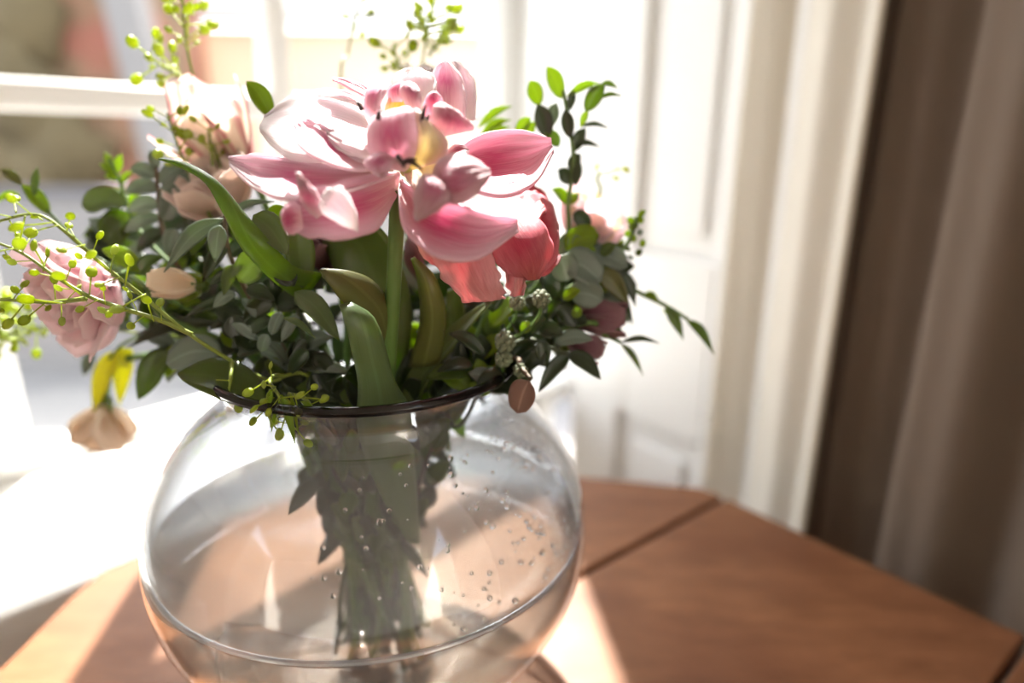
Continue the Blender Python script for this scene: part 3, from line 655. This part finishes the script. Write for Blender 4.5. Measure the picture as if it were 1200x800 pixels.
def stem_to(root, c, axis, mat='stem', r=(.0022, .0026), via=None):
    pts = into_vase(c); a = V(axis).normalized()
    tube('stem', [c+a*.004, c-a*.02]+([via] if via else [])+pts, r, M[mat], root, 8, 26)
def simple_flower(name, label, px, y, axis, layers, mats, seed, mat='stem', sep=True, via=None, ruf=.0004):
    c = P(px[0], px[1], y); root, _ = flower_thing(name, label, 'flower', None, c); ax = V(axis).normalized(); c0_ = c-ax*layers[0][1]*.5
    bloom(root, c0_, ax, layers, mats, seed, ruf); stem_to(root, c0_, ax, mat, via=via)
    vs, fs = [], []; sph(c0_-ax*.001, .0045, vs, fs); add('calyx', mesh('calyx', vs, fs, M['green']), root)
    for k in range(4):
        q = ax.orthogonal().normalized(); q.rotate(Matrix.Rotation(k*math.pi/2, 3, ax))
        add('sepal', leaf_mesh('sepal', [c0_, c0_+q*.006-ax*.001, c0_+q*.011+ax*.006], .005, M['green'], ax, 'lance'), root)
    return root
simple_flower('garden_rose', 'pale pink rose leaning out towards the window', (100, 342), -.02, (-.42, -.62, -.18),
    [(6, .032, .029, .039, .2), (6, .034, .023, .034, .05), (5, .034, .016, .027, .0), (4, .032, .010, .018, -.1), (3, .032, .006, .015, -.2)], ['p_blush'], 11, via=P(190, 370, .0))
simple_flower('edged_tulip', 'cream tulip with cherry pink petal edges near the window glass', (256, 165), .06, (-.55, .1, .75),
    [(4, .052, .030, .034, .12), (4, .050, .021, .03, -.05), (3, .046, .012, .024, -.2)], ['p_cherry'], 12)
simple_flower('drooping_rose', 'small peach rose hanging low over the window sill', (122, 497), .06, (-.1, -.3, -.95),
    [(6, .03, .021, .026, -.1), (5, .03, .015, .022, -.2), (3, .022, .007, .014, -.2)], ['p_peach'], 13, via=P(150, 420, .05))
simple_flower('peach_rosebud', 'closed peach rosebud among the grey-green leaves', (205, 332), -.02, (-.8, -.3, .1),
    [(4, .024, .009, .015, -.2), (3, .022, .005, .011, -.4)], ['p_peach'], 14)
simple_flower('blush_rose', 'blush white rose behind the coral red tulip', (690, 262), .045, (.45, -.1, .7),
    [(6, .032, .022, .028, .1), (5, .032, .016, .024, 0), (4, .03, .009, .018, -.2)], ['p_blush', 'p_peach'], 15)
simple_flower('beige_rose', 'dusty beige rose behind the long tulip leaf', (255, 228), .03, (-.3, -.35, .75),
    [(6, .032, .024, .03, .1), (5, .032, .016, .024, 0), (4, .03, .009, .018, -.2)], ['p_beige'], 16)
simple_flower('purple_lisianthus', 'dusky purple bloom low on the side facing the curtain', (700, 374), .0, (.9, -.25, .05),
    [(4, .030, .011, .018, -.1), (3, .028, .007, .014, -.3)], ['p_purple'], 17, 'stem_dark')
simple_flower('purple_rosebud', 'small dusky purple bud beneath the purple bloom', (684, 406), -.01, (.85, -.2, -.25),
    [(4, .022, .008, .013, -.1), (3, .02, .005, .01, -.3)], ['p_purple'], 18, 'stem_dark')
simple_flower('white_waxflower', 'tiny white flower beside the seed heads above the vase rim', (498, 92), .09, (.1, -.3, .8),
    [(5, .012, .010, .011, .3), (4, .012, .006, .009, 0)], ['p_white'], 19)
simple_flower('mauve_rose', 'mauve pink bloom half hidden between the grey-green leaves', (372, 298), .0, (-.2, -.5, .5),
    [(5, .026, .014, .02, 0), (4, .026, .008, .016, -.2)], ['p_purple'], 20)

# ---- leafy stems with explicit leaves ---------------------------
def leafy(name, label, stem_px, ys, leaves, smat='stem_dark', r=(.0011, .0019), group=None, foot=True, cat='foliage'):
    pts = pp(stem_px, ys)            # tip first
    tail = into_vase(pts[-1]) if foot else []
    root = thing(name, label, cat, tuple((tail or pts)[-1]), group)
    tube('stem', pts+tail, r, M[smat], root, 7, 8+6*len(pts+tail))
    for lf in leaves:
        b, t, y, wpx, mt = lf[:5]; shp = lf[5] if len(lf) > 5 else 'ovate'; y1 = lf[6] if len(lf) > 6 else None
        leafpx(b, t, y, wpx, mt, root, shp, y1)
    return root
leafy('ruscus_sprig', 'upright sprig of glowing green leaves beside the white shutter', [(660,106),(668,150),(672,190),(666,235),(655,300)], (.03,.03,.03,.03,.02), [
 ((658,116),(641,78),.03,17,'bright'), ((632,124),(621,94),.03,17,'bright'), ((664,113),(704,98),.03,9,'bright','lance'), ((686,131),(709,99),.028,18,'green'),
 ((704,98),(724,103),.03,6,'green','lance'), ((700,116),(728,112),.03,5,'green','lance'), ((680,148),(713,150),.03,5,'dark','lance'), ((672,170),(703,172),.03,7,'dark','lance'),
 ((668,216),(654,198),.03,16,'dark'), ((666,240),(647,221),.03,16,'bright'), ((668,240),(679,226),.03,10,'bright'), ((642,162),(630,122),.03,20,'dark'), ((668,162),(662,128),.028,15,'dark'),
 ((655,172),(638,154),.03,15,'green'), ((672,178),(686,150),.03,14,'dark'), ((668,200),(680,180),.03,14,'dark'), ((674,218),(680,190),.028,11,'dark'), ((644,150),(652,120),.032,14,'sage'), ((680,150),(690,128),.03,8,'bright','lance'),
 ((668,130),(672,104),.03,9,'dark','lance')], 'stem')
leafy('ruscus_sprig', 'short bright green shoot just behind the open pink petals', [(566,160),(590,170),(600,230)], (.04,.035,.01), [
 ((560,150),(600,124),.04,9,'bright','lance'), ((562,160),(599,140),.04,10,'bright','lance'), ((566,165),(598,148),.038,8,'bright','lance'), ((605,158),(622,138),.03,13,'bright'), ((600,176),(616,152),.03,14,'green'),
 ((614,166),(628,142),.03,12,'bright')], 'stem')
leafy('willow_sprig', 'thin arching twig with narrow leaves reaching towards the curtain', [(806,374),(780,358),(755,346),(720,330),(680,330)], (.02,.02,.02,.01,.0), [
 ((804,374),(837,415),.02,13,'green','lance',.015), ((780,361),(801,398),.02,13,'green','lance',.018), ((778,362),(786,372),.02,8,'bright'), ((754,344),(773,354),.02,10,'bright','lance'), ((729,320),(745,359),.01,14,'dark','lance'),
 ((730,322),(712,306),.01,14,'dark'), ((720,334),(742,380),.005,9,'dark','lance')], 'stem')
leafy('willow_sprig', 'slender twig ending in two crossed narrow leaves above the vase shoulder', [(727,401),(708,392),(680,380)], (.0,.0,-.01), [
 ((727,401),(773,402),.0,7,'dark','lance'), ((727,402),(754,440),.0,8,'green','lance')], 'stem')
leafy('laurel_sprig', 'dark pointed leaves hanging over the rim beside the brown leaf', [(667,416),(645,408),(610,400)], (-.02,-.02,-.02), [
 ((667,416),(631,459),-.02,19,'dark','ovate',-.03), ((666,414),(704,444),-.02,21,'dark','ovate',-.03), ((650,402),(695,398),-.02,20,'sage','ovate'), ((640,396),(598,420),-.02,22,'dark'), ((632,400),(640,430),-.03,20,'dark'), ((640,412),(612,440),-.03,18,'dark'), ((690,380),(730,388),-.005,12,'green','lance'), ((655,376),(690,378),-.01,24,'dark'), ((610,396),(640,372),-.02,22,'dark'), ((600,430),(625,444),-.03,16,'dark')], 'stem_dark')
leafy('eucalyptus_sprig', 'round grey-green leaves to the side of the coral red tulip', [(690,290),(680,320),(655,360),(620,400)], (.01,.01,0,-.01), [
 ((662,292),(702,276),.01,30,'bright','round'), ((690,300),(735,312),.01,30,'sage','round'), ((660,305),(704,330),-.005,42,'sage','round'), ((665,330),(655,300),-.01,34,'sage','round'), ((700,318),(736,356),.0,24,'tulip_leaf_brown'), ((668,345),(706,352),-.01,34,'sage','round'), ((655,350),(632,320),-.01,28,'dark','round'),
 ((650,362),(676,384),-.015,26,'dark'), ((640,370),(612,352),-.015,26,'dark'), ((630,388),(660,392),-.02,24,'dark'), ((620,395),(596,372),-.02,24,'dark'), ((660,352),(680,340),-.015,14,'bright'), ((612,390),(622,378),-.025,13,'bright'), ((672,372),(682,362),-.015,12,'bright'), ((690,268),(672,250),.015,18,'dark','round'), ((704,300),(722,286),.01,14,'green')], 'stem_dark')
leafy('bud_sprig', 'upright sprig of tiny yellow-green buds beside the round eucalyptus leaves', [(746,254),(738,280),(722,300),(700,316)], (.02,.02,.015,.01), [
 (b, (b[0]+rnd.uniform(-9, 9), b[1]-rnd.uniform(4, 11)), .02, 8, rnd.choice(['bright', 'green', 'sage'])) for b in
 ((748,256),(742,262),(746,268),(738,270),(750,276),(735,278),(743,284),(728,286),(752,290),(734,294),(746,300),(722,292),(738,304),(728,304),(716,298),(745,262),(752,262))], 'stem')
# left: grey-green foliage
leafy('olive_sprig', 'soft grey-blue leaf sprig standing up towards the window', [(183,195),(186,235),(192,275),(215,320)], (.035,.035,.03,.02), [
 ((184,208),(152,198),.035,18,'sage'), ((186,222),(146,226),.035,20,'sage'), ((186,215),(222,196),.035,20,'sage'), ((188,236),(232,206),.033,22,'sage'), ((188,246),(222,216),.033,20,'sage'), ((190,258),(216,234),.03,20,'sage'), ((190,256),(146,272),.033,18,'sage'),
 ((188,240),(150,248),.034,20,'sage'), ((184,200),(176,176),.035,12,'sage'), ((194,272),(160,296),.03,20,'dark'), ((152,240),(96,242),.045,30,'tulip_leaf','round'), ((158,262),(122,282),.045,40,'green','round'), ((164,256),(150,238),.04,13,'bright'), ((206,268),(196,300),.02,18,'sage'), ((216,262),(236,240),.02,16,'dark')], 'stem_brown')
leafy('olive_sprig', 'long narrow grey leaves below the folded tulip leaf', [(262,252),(270,300),(300,360)], (-.02,-.02,-.02), [
 ((262,256),(192,319),-.025,20,'sage','lance',-.03), ((258,264),(252,307),-.03,20,'sage'), ((262,258),(322,236),-.01,10,'sage','lance'), ((240,268),(224,300),-.015,18,'green'), ((268,285),(238,330),-.02,18,'dark'), ((275,310),(262,346),-.03,16,'tulip_leaf'), ((276,320),(244,336),-.02,14,'dark','lance'), ((280,330),(318,300),-.03,36,'tulip_leaf','round'), ((288,340),(322,352),-.035,20,'dark'), ((270,300),(292,285),-.02,20,'dark'), ((276,345),(250,360),-.03,16,'sage')], 'stem_brown')
leafy('eucalyptus_sprig', 'broad sage leaves right under the pink petals', [(340,300),(345,340),(355,390),(370,440)], (-.03,-.03,-.025,-.02), [
 ((297,252),(338,299),-.045,32,'tulip_leaf','ovate',-.05), ((355,338),(347,258),-.035,34,'tulip_leaf'), ((345,342),(398,399),-.045,27,'tulip_leaf','ovate',-.055), ((332,372),(370,396),-.045,9,'tulip_leaf','lance'), ((318,262),(336,244),-.03,22,'bright'), ((345,335),(318,310),-.04,26,'dark'), ((352,372),(330,400),-.04,18,'sage'), ((360,400),(345,425),-.04,20,'dark'), ((350,360),(376,352),-.03,18,'dark'), ((366,420),(392,436),-.04,22,'dark'), ((362,410),(338,440),-.045,20,'dark')], 'stem_dark')
leafy('eucalyptus_sprig', 'large dark oval leaves drooping over the vase rim by the window', [(200,412),(240,415),(285,432),(320,455)], (-.0,-.01,-.02,-.02), [
 ((260,414),(195,426),-.02,42,'sage','round'), ((202,414),(162,468),.0,38,'green','ovate'), ((312,476),(208,438),-.062,54,'green','ovate',-.05), ((262,380),(147,409),.0,17,'dark','lance'), ((205,405),(160,392),.01,20,'sage'), ((156,384),(112,376),.03,24,'sage','round'), ((285,354),(216,372),-.02,16,'dark','lance'), ((292,372),(246,386),-.02,20,'dark'), ((300,392),(342,402),-.03,20,'dark'), ((304,398),(268,374),-.03,20,'sage'), ((300,372),(284,350),-.03,10,'sage','round'), ((318,392),(330,366),-.035,15,'sage','round'), ((306,412),(314,392),-.035,15,'sage','round'), ((280,430),(244,452),-.02,26,'dark'), ((300,440),(330,424),-.03,24,'dark'), ((250,420),(222,402),-.01,24,'dark'), ((310,450),(296,478),-.03,22,'dark'), ((330,440),(360,462),-.035,24,'dark')], 'stem_brown')
leafy('green_shoot', 'pale yellow-green shoot tip standing in front of the window', [(128,186),(140,210),(150,240),(180,290)], (.05,.05,.045,.03), [
 ((132,200),(122,178),.05,9,'bright','lance'), ((136,206),(116,192),.05,10,'bright','lance'), ((138,204),(142,180),.05,9,'bright','lance'), ((140,212),(122,206),.05,9,'bright'), ((142,215),(156,202),.05,9,'bright'), ((148,232),(128,222),.05,8,'bright','lance'), ((150,238),(164,228),.05,9,'bright'), ((164,262),(150,244),.045,14,'bright')], 'stem')
leafy('tulip_shoot', 'curved leaf with a brown tip pointing at the window edge', [(30,222),(60,252),(110,300),(180,340)], (.03,.03,.02,.01), [
 ((60,254),(24,216),.03,17,'bright','lance'), ((26,218),(0,198),.03,12,'tulip_leaf_brown','lance'), ((40,232),(44,196),.03,8,'green','lance'), ((24,228),(-6,238),.03,9,'bright','lance'), ((165,318),(120,292),-.0,22,'bright','ovate'), ((160,322),(190,302),.0,20,'green')], 'stem')
leafy('yellow_leaf_sprig', 'yellowing leaves dangling above the small peach rose', [(128,420),(150,400),(190,395)], (.05,.045,.03), [
 ((138,412),(110,482),.05,26,'yellow_leaf'), ((150,412),(140,474),.052,20,'yellow_leaf'), ((140,408),(150,432),.048,22,'yellow_leaf'), ((112,415),(98,440),.055,16,'sage')], 'stem')
leafy('tulip_leaf_tip', 'small pointed leaf with a golden edge peeking up behind the white petals', [(312,132),(330,170),(350,230)], (.0,.0,.0), [
 ((318,138),(289,95),.0,22,'bright','ovate'), ((316,136),(291,100),.004,8,'yellow_leaf','lance')], 'stem')
leafy('dry_leaf', 'single brown dried leaf lying over the vase rim', [(622,444),(610,430),(600,420)], (-.05,-.04,-.02), [((620,446),(606,484),-.055,34,'brown_leaf','round')], 'stem_brown', foot=True)
# dense dark leaves between the heads: filler stems
fill_spots = [((330,330), -.02), ((300,400), -.02), ((352,430), -.03), ((390,450), -.03), ((520,400), .0), ((555,420), -.02), ((590,380), -.01), ((570,440), -.03), ((420,340), .02), ((250,340), .02), ((640,330), .03), ((470,420), .03), ((230,300), .04), ((690,340), .03), ((420,445), .0), ((455,455), .02), ((500,445), .01), ((335,455), -.02), ((375,465), -.03), ((540,440), .0), ((170,335), .03), ((145,285), .055), ((205,380), .015), ((245,255), .035), ((672,312), .02), ((655,375), .01), ((480,335), .045), ((530,365), .035), ((405,320), .045)]
wherel = ['under the broad sage leaves', 'under the round grey leaf', 'above the yellow-green hanging pods', 'against the pale folded tulip leaf', 'below the coral red tulip', 'above the front rim of the vase', 'between the coral tulip and the seed heads', 'just inside the vase rim below the coral tulip', 'behind the tulip stem', 'beside the peach rosebud', 'behind the round eucalyptus leaves', 'deep in the bouquet behind the tulip leaves', 'beneath the beige rose', 'behind the purple bloom', 'at the back of the pale folded tulip leaf', 'around the tulip stem at the rim', 'between the tulip leaves at the rim', 'above the hanging cress pods by the rim', 'between the cress pods and the folded tulip leaf', 'under the dark tulip leaf near the rim', 'behind the pale pink rose', 'behind the soft grey-blue leaf sprig', 'behind the large drooping oval leaves', 'under the edged cream tulip', 'behind the coral tulip on the curtain side', 'below the round eucalyptus leaves on the curtain side', 'behind the brown-edged upright tulip leaf', 'behind the leaves of the coral tulip', 'behind the broad dark tulip leaf']
for (c, y), wl in zip(fill_spots, wherel):
    lv = []
    for k in range(20):
        a = rnd.uniform(0, 6.283); l = rnd.uniform(28, 56); b = (c[0]+rnd.uniform(-22, 22), c[1]+rnd.uniform(-18, 30))
        lim_ = 478-.14*max(0, b[0]-440); b = (b[0], min(b[1], lim_-8))
        lv.append((b, (b[0]+l*math.cos(a), min(lim_, b[1]+l*.8*math.sin(a))), y+rnd.uniform(-.012, .02), rnd.uniform(14, 30), rnd.choice(['dark', 'dark', 'dark', 'dark', 'green', 'sage', 'bright']), 'ovate'))  # bright leaf colour stands in for backlit highlights among the dark ones
    leafy('leafy_stem', 'dark green leafy stem '+wl, [c, (c[0]*.7+135, c[1]+60)], (y, y*.6), lv, 'stem_dark', group='dark leafy filler stems')
# leaves and stems pushed down inside the neck
inn = thing('stripped_leaves', 'dark leaves pressed inside the vase neck around the stems', 'foliage', (0, 0, .1))
for k in range(210):
    a = rnd.uniform(0, 6.283); z = rnd.uniform(.10, .2); rr = rnd.uniform(.55, 1)*(.022+.036*((z-.1)/.1)**.8)
    p0 = V((rr*math.cos(a), rr*math.sin(a), z)); d = V((math.cos(a)*.4+rnd.uniform(-.45, .45), math.sin(a)*.4+rnd.uniform(-.45, .45), rnd.choice((1, 1, 1, -.7)))).normalized()
    p1 = p0+d*rnd.uniform(.015, .03); h = math.hypot(p1.x, p1.y)
    if h > .07: p1.x *= .07/h; p1.y *= .07/h
    f = (CAM-p0).normalized()+V((rnd.uniform(-.6, .6), rnd.uniform(-.6, .6), rnd.uniform(-.6, .6)))
    solid(add('leaf', leaf_mesh('leaf', [p0, p0.lerp(p1, .5)+V((0, 0, .002)), p1], rnd.uniform(.006, .014), M[rnd.choice(['dark', 'dark', 'dark', 'green', 'tulip_leaf'])], f.normalized(), 'ovate', .2, 7, 5), inn), .0005)
tube('twig', [V((.01, -.005, .2)), TIE, V((-.02, .01, .02))], (.002, .002), M['stem'], inn)
# ---- penny-cress sprigs -----------------------------------------
def pod_mesh():
    vs, fs = [], []; n = 10
    for zz_, rr in ((-.0009, .6), (0, 1), (.0009, .6)):
        for k in range(n): a = 2*math.pi*k/n; vs.append(V((.0032+.0032*rr*math.cos(a)*(1.15 if math.cos(a) > 0 else 1), .0027*rr*math.sin(a), zz_)))
    for r_ in range(2):
        for k in range(n): fs.append((r_*n+k, r_*n+(k+1) % n, (r_+1)*n+(k+1) % n, (r_+1)*n+k))
    fs.append(tuple(range(n))[::-1]); fs.append(tuple(2*n+k for k in range(n)))
    v2, f2, _ = tube_data([V((-.011, 0, .002)), V((-.005, 0, .0012)), V((.0005, 0, 0))], (.00035, .00045), 5, 6); b = len(vs)
    vs += v2; fs += [tuple(b+i for i in f) for f in f2]
    return mesh('seed_pod', vs, fs, M['pod'])
POD = pod_mesh()
def cress(name, label, stems, scale=1.0, step=.0055, foot=True, cat='foliage', dense=1, r=(.0006, .0013), group='penny-cress sprigs'):
    allp = [pp(q_[0], q_[1]) for q_ in stems]; main = allp[0]; tail = into_vase(main[-1]) if foot else []
    root = thing(name, label, cat, tuple((main+tail)[-1]), group)
    for k, pts in enumerate(allp):
        q = pts+(tail if k == 0 else []); tube('stem', q, r, M['stem_cress'], root, 6, 8*len(q))
        c = catmull(pts, 200); acc = 0; n_ = 0
        lim = stems[k][2] if len(stems[k]) > 2 else .8
        for i in range(1, int(200*lim)):
            acc += (c[i]-c[i-1]).length
            if acc < .72*step/dense: continue
            acc = 0; n_ += 1
            T = (c[i-1]-c[min(i+2, 199)]).normalized()
            ang = n_*2.4+rnd.uniform(-.4, .4); o_ = T.orthogonal().normalized(); o_.rotate(Matrix.Rotation(ang, 3, T))
            d = (o_*.9+T*rnd.uniform(.15, .7)+V((0, 0, rnd.uniform(-.1, .35)))).normalized(); s = .78*scale*rnd.uniform(.65, 1.2)
            nrm = ((CAM-c[i]).normalized()+V((rnd.uniform(-1, 1), rnd.uniform(-1, 1), rnd.uniform(-1, 1)))*.7); z_ = (nrm-d*nrm.dot(d)).normalized(); y_ = z_.cross(d)
            o = add('seed_pod', POD, root); p = c[i]+d*.0105*s
            o.matrix_basis = Matrix(((d.x*s, y_.x*s, z_.x*s, p.x), (d.y*s, y_.y*s, z_.y*s, p.y), (d.z*s, y_.z*s, z_.z*s, p.z), (0, 0, 0, 1)))
    return root
cress('pennycress_sprig', 'airy penny-cress sprig with round pods sweeping across the pale pink rose', [
  ([(-12,262),(40,251),(75,270),(120,310),(165,345),(220,390),(270,422),(315,446)], (-.07,-.075,-.075,-.07,-.065,-.06,-.05,-.04), .6),
  ([(-15,280),(25,296),(60,320),(100,345),(140,360),(190,376),(225,392)], (-.07,-.07,-.07,-.07,-.068,-.064,-.06), .85),
  ([(-20,350),(20,352),(60,354),(100,350)], (-.06,-.06,-.062,-.07), .9)], 1.15, .0052)
cress('pennycress_sprig', 'blurred penny-cress spike rising up the middle of the window', [([(214,-14),(216,30),(222,70),(235,120),(260,200)], (.06,.06,.06,.055,.04), .45), ([(176,66),(192,78),(214,92)], (.06,.06,.06), 1.0)], 1.4, .0036, dense=1.8)
cress('pennycress_sprig', 'short penny-cress spike in front of the edged cream tulip', [([(196,132),(205,160),(220,200),(245,250)], (.03,.03,.03,.02), .7), ([(244,150),(248,180),(252,210)], (.035,.035,.03), .6)], 1.2, .0042, dense=1.5)
cress('pennycress_sprig', 'faint penny-cress spike tip behind the white petals', [([(432,-14),(418,14),(408,60),(400,110)], (.12,.12,.12,.1), .6)], 1.3, .006)
cress('pennycress_sprig', 'tall penny-cress spike directly behind the upright pink petals', [([(512,-16),(505,20),(497,60),(490,110),(480,180)], (.1,.1,.1,.09,.06), .5), ([(462,56),(468,76),(478,92)], (.1,.1,.1), .9), ([(520,30),(512,50),(502,66)], (.1,.1,.1), .9)], 1.5, .0036, dense=1.8)
cress('pennycress_sprig', 'yellow flowering cress cluster below the airy pod sprig', [([(-10,372),(20,378),(50,384),(100,385),(160,390)], (.04,.04,.04,.04,.03), .5), ([(-8,396),(20,390),(45,386)], (.04,.04,.04), 1.0)], 1.5, .004, dense=1.8)
cress('pennycress_sprig', 'small pale cress tip floating before the white shutter', [([(726,196),(712,200),(700,208),(690,250)], (.06,.06,.06,.05), .6)], 1.1, .006)
cress('pennycress_sprig', 'yellow-green cress pods hanging over the front rim of the vase', [
  ([(346,512),(338,486),(326,462),(316,446),(330,440)], (-.075,-.08,-.08,-.07,-.05), .8), ([(318,500),(316,476),(318,456)], (-.08,-.08,-.078), .9), ([(368,480),(356,466),(338,462)], (-.078,-.08,-.078), .9), ([(268,468),(270,444),(272,424)], (-.06,-.06,-.05), .5)], 1.0, .0042)
hang = [o for o in COL.objects if o.get('label', '').startswith('yellow-green cress pods')][0]
for k, (b1, t1, wq, mt) in enumerate([((330,462),(346,520),11,'bright'), ((318,456),(314,482),8,'bright'), ((340,460),(350,510),5,'bright'), ((352,470),(372,486),6,'bright'), ((328,470),(318,506),5,'bright')]):
    leafpx(b1, t1, -.082, wq, mt, hang, 'lance')
# ---- pale seed heads --------------------------------------------
for k, (c, rpx, y, lb) in enumerate([((592,400), 13, -.035, 'round pale green seed head above the vase rim beside the brown leaf'), ((590,420), 11, -.036, 'lower of two touching pale seed heads above the rim'), ((634,350), 11, -.03, 'pale seed head just under the coral red tulip'), ((606,354), 10, -.025, 'pale seed head peeking from beneath the coral petals'), ((610,434), 9, -.04, 'yellow-green seed head by the brown dried leaf')]):
    p = P(c[0], c[1], y); tail = into_vase(p); root = thing('seed_head', lb, 'seed head', tuple(tail[-1]), 'pale seed heads above the rim')
    tube('stem', [p, p+V((-.004, .004, -.015))]+tail, (.0008, .0012), M['stem'], root, 6)
    R3 = random.Random(60+k); rr = rpx*PXM(y)
    vs, fs = [], []; sph(V((0, 0, 0)), rr*.34, vs, fs, 7, 5); fl = mesh('floret', vs, fs, M['seedhead'])
    for i in range(22):
        ph = math.acos(1-2*(i+.5)/22); th = i*2.39996; d = V((math.sin(ph)*math.cos(th), math.sin(ph)*math.sin(th), math.cos(ph)))
        o = add('floret', fl, root); o.location = p+d*rr*.72
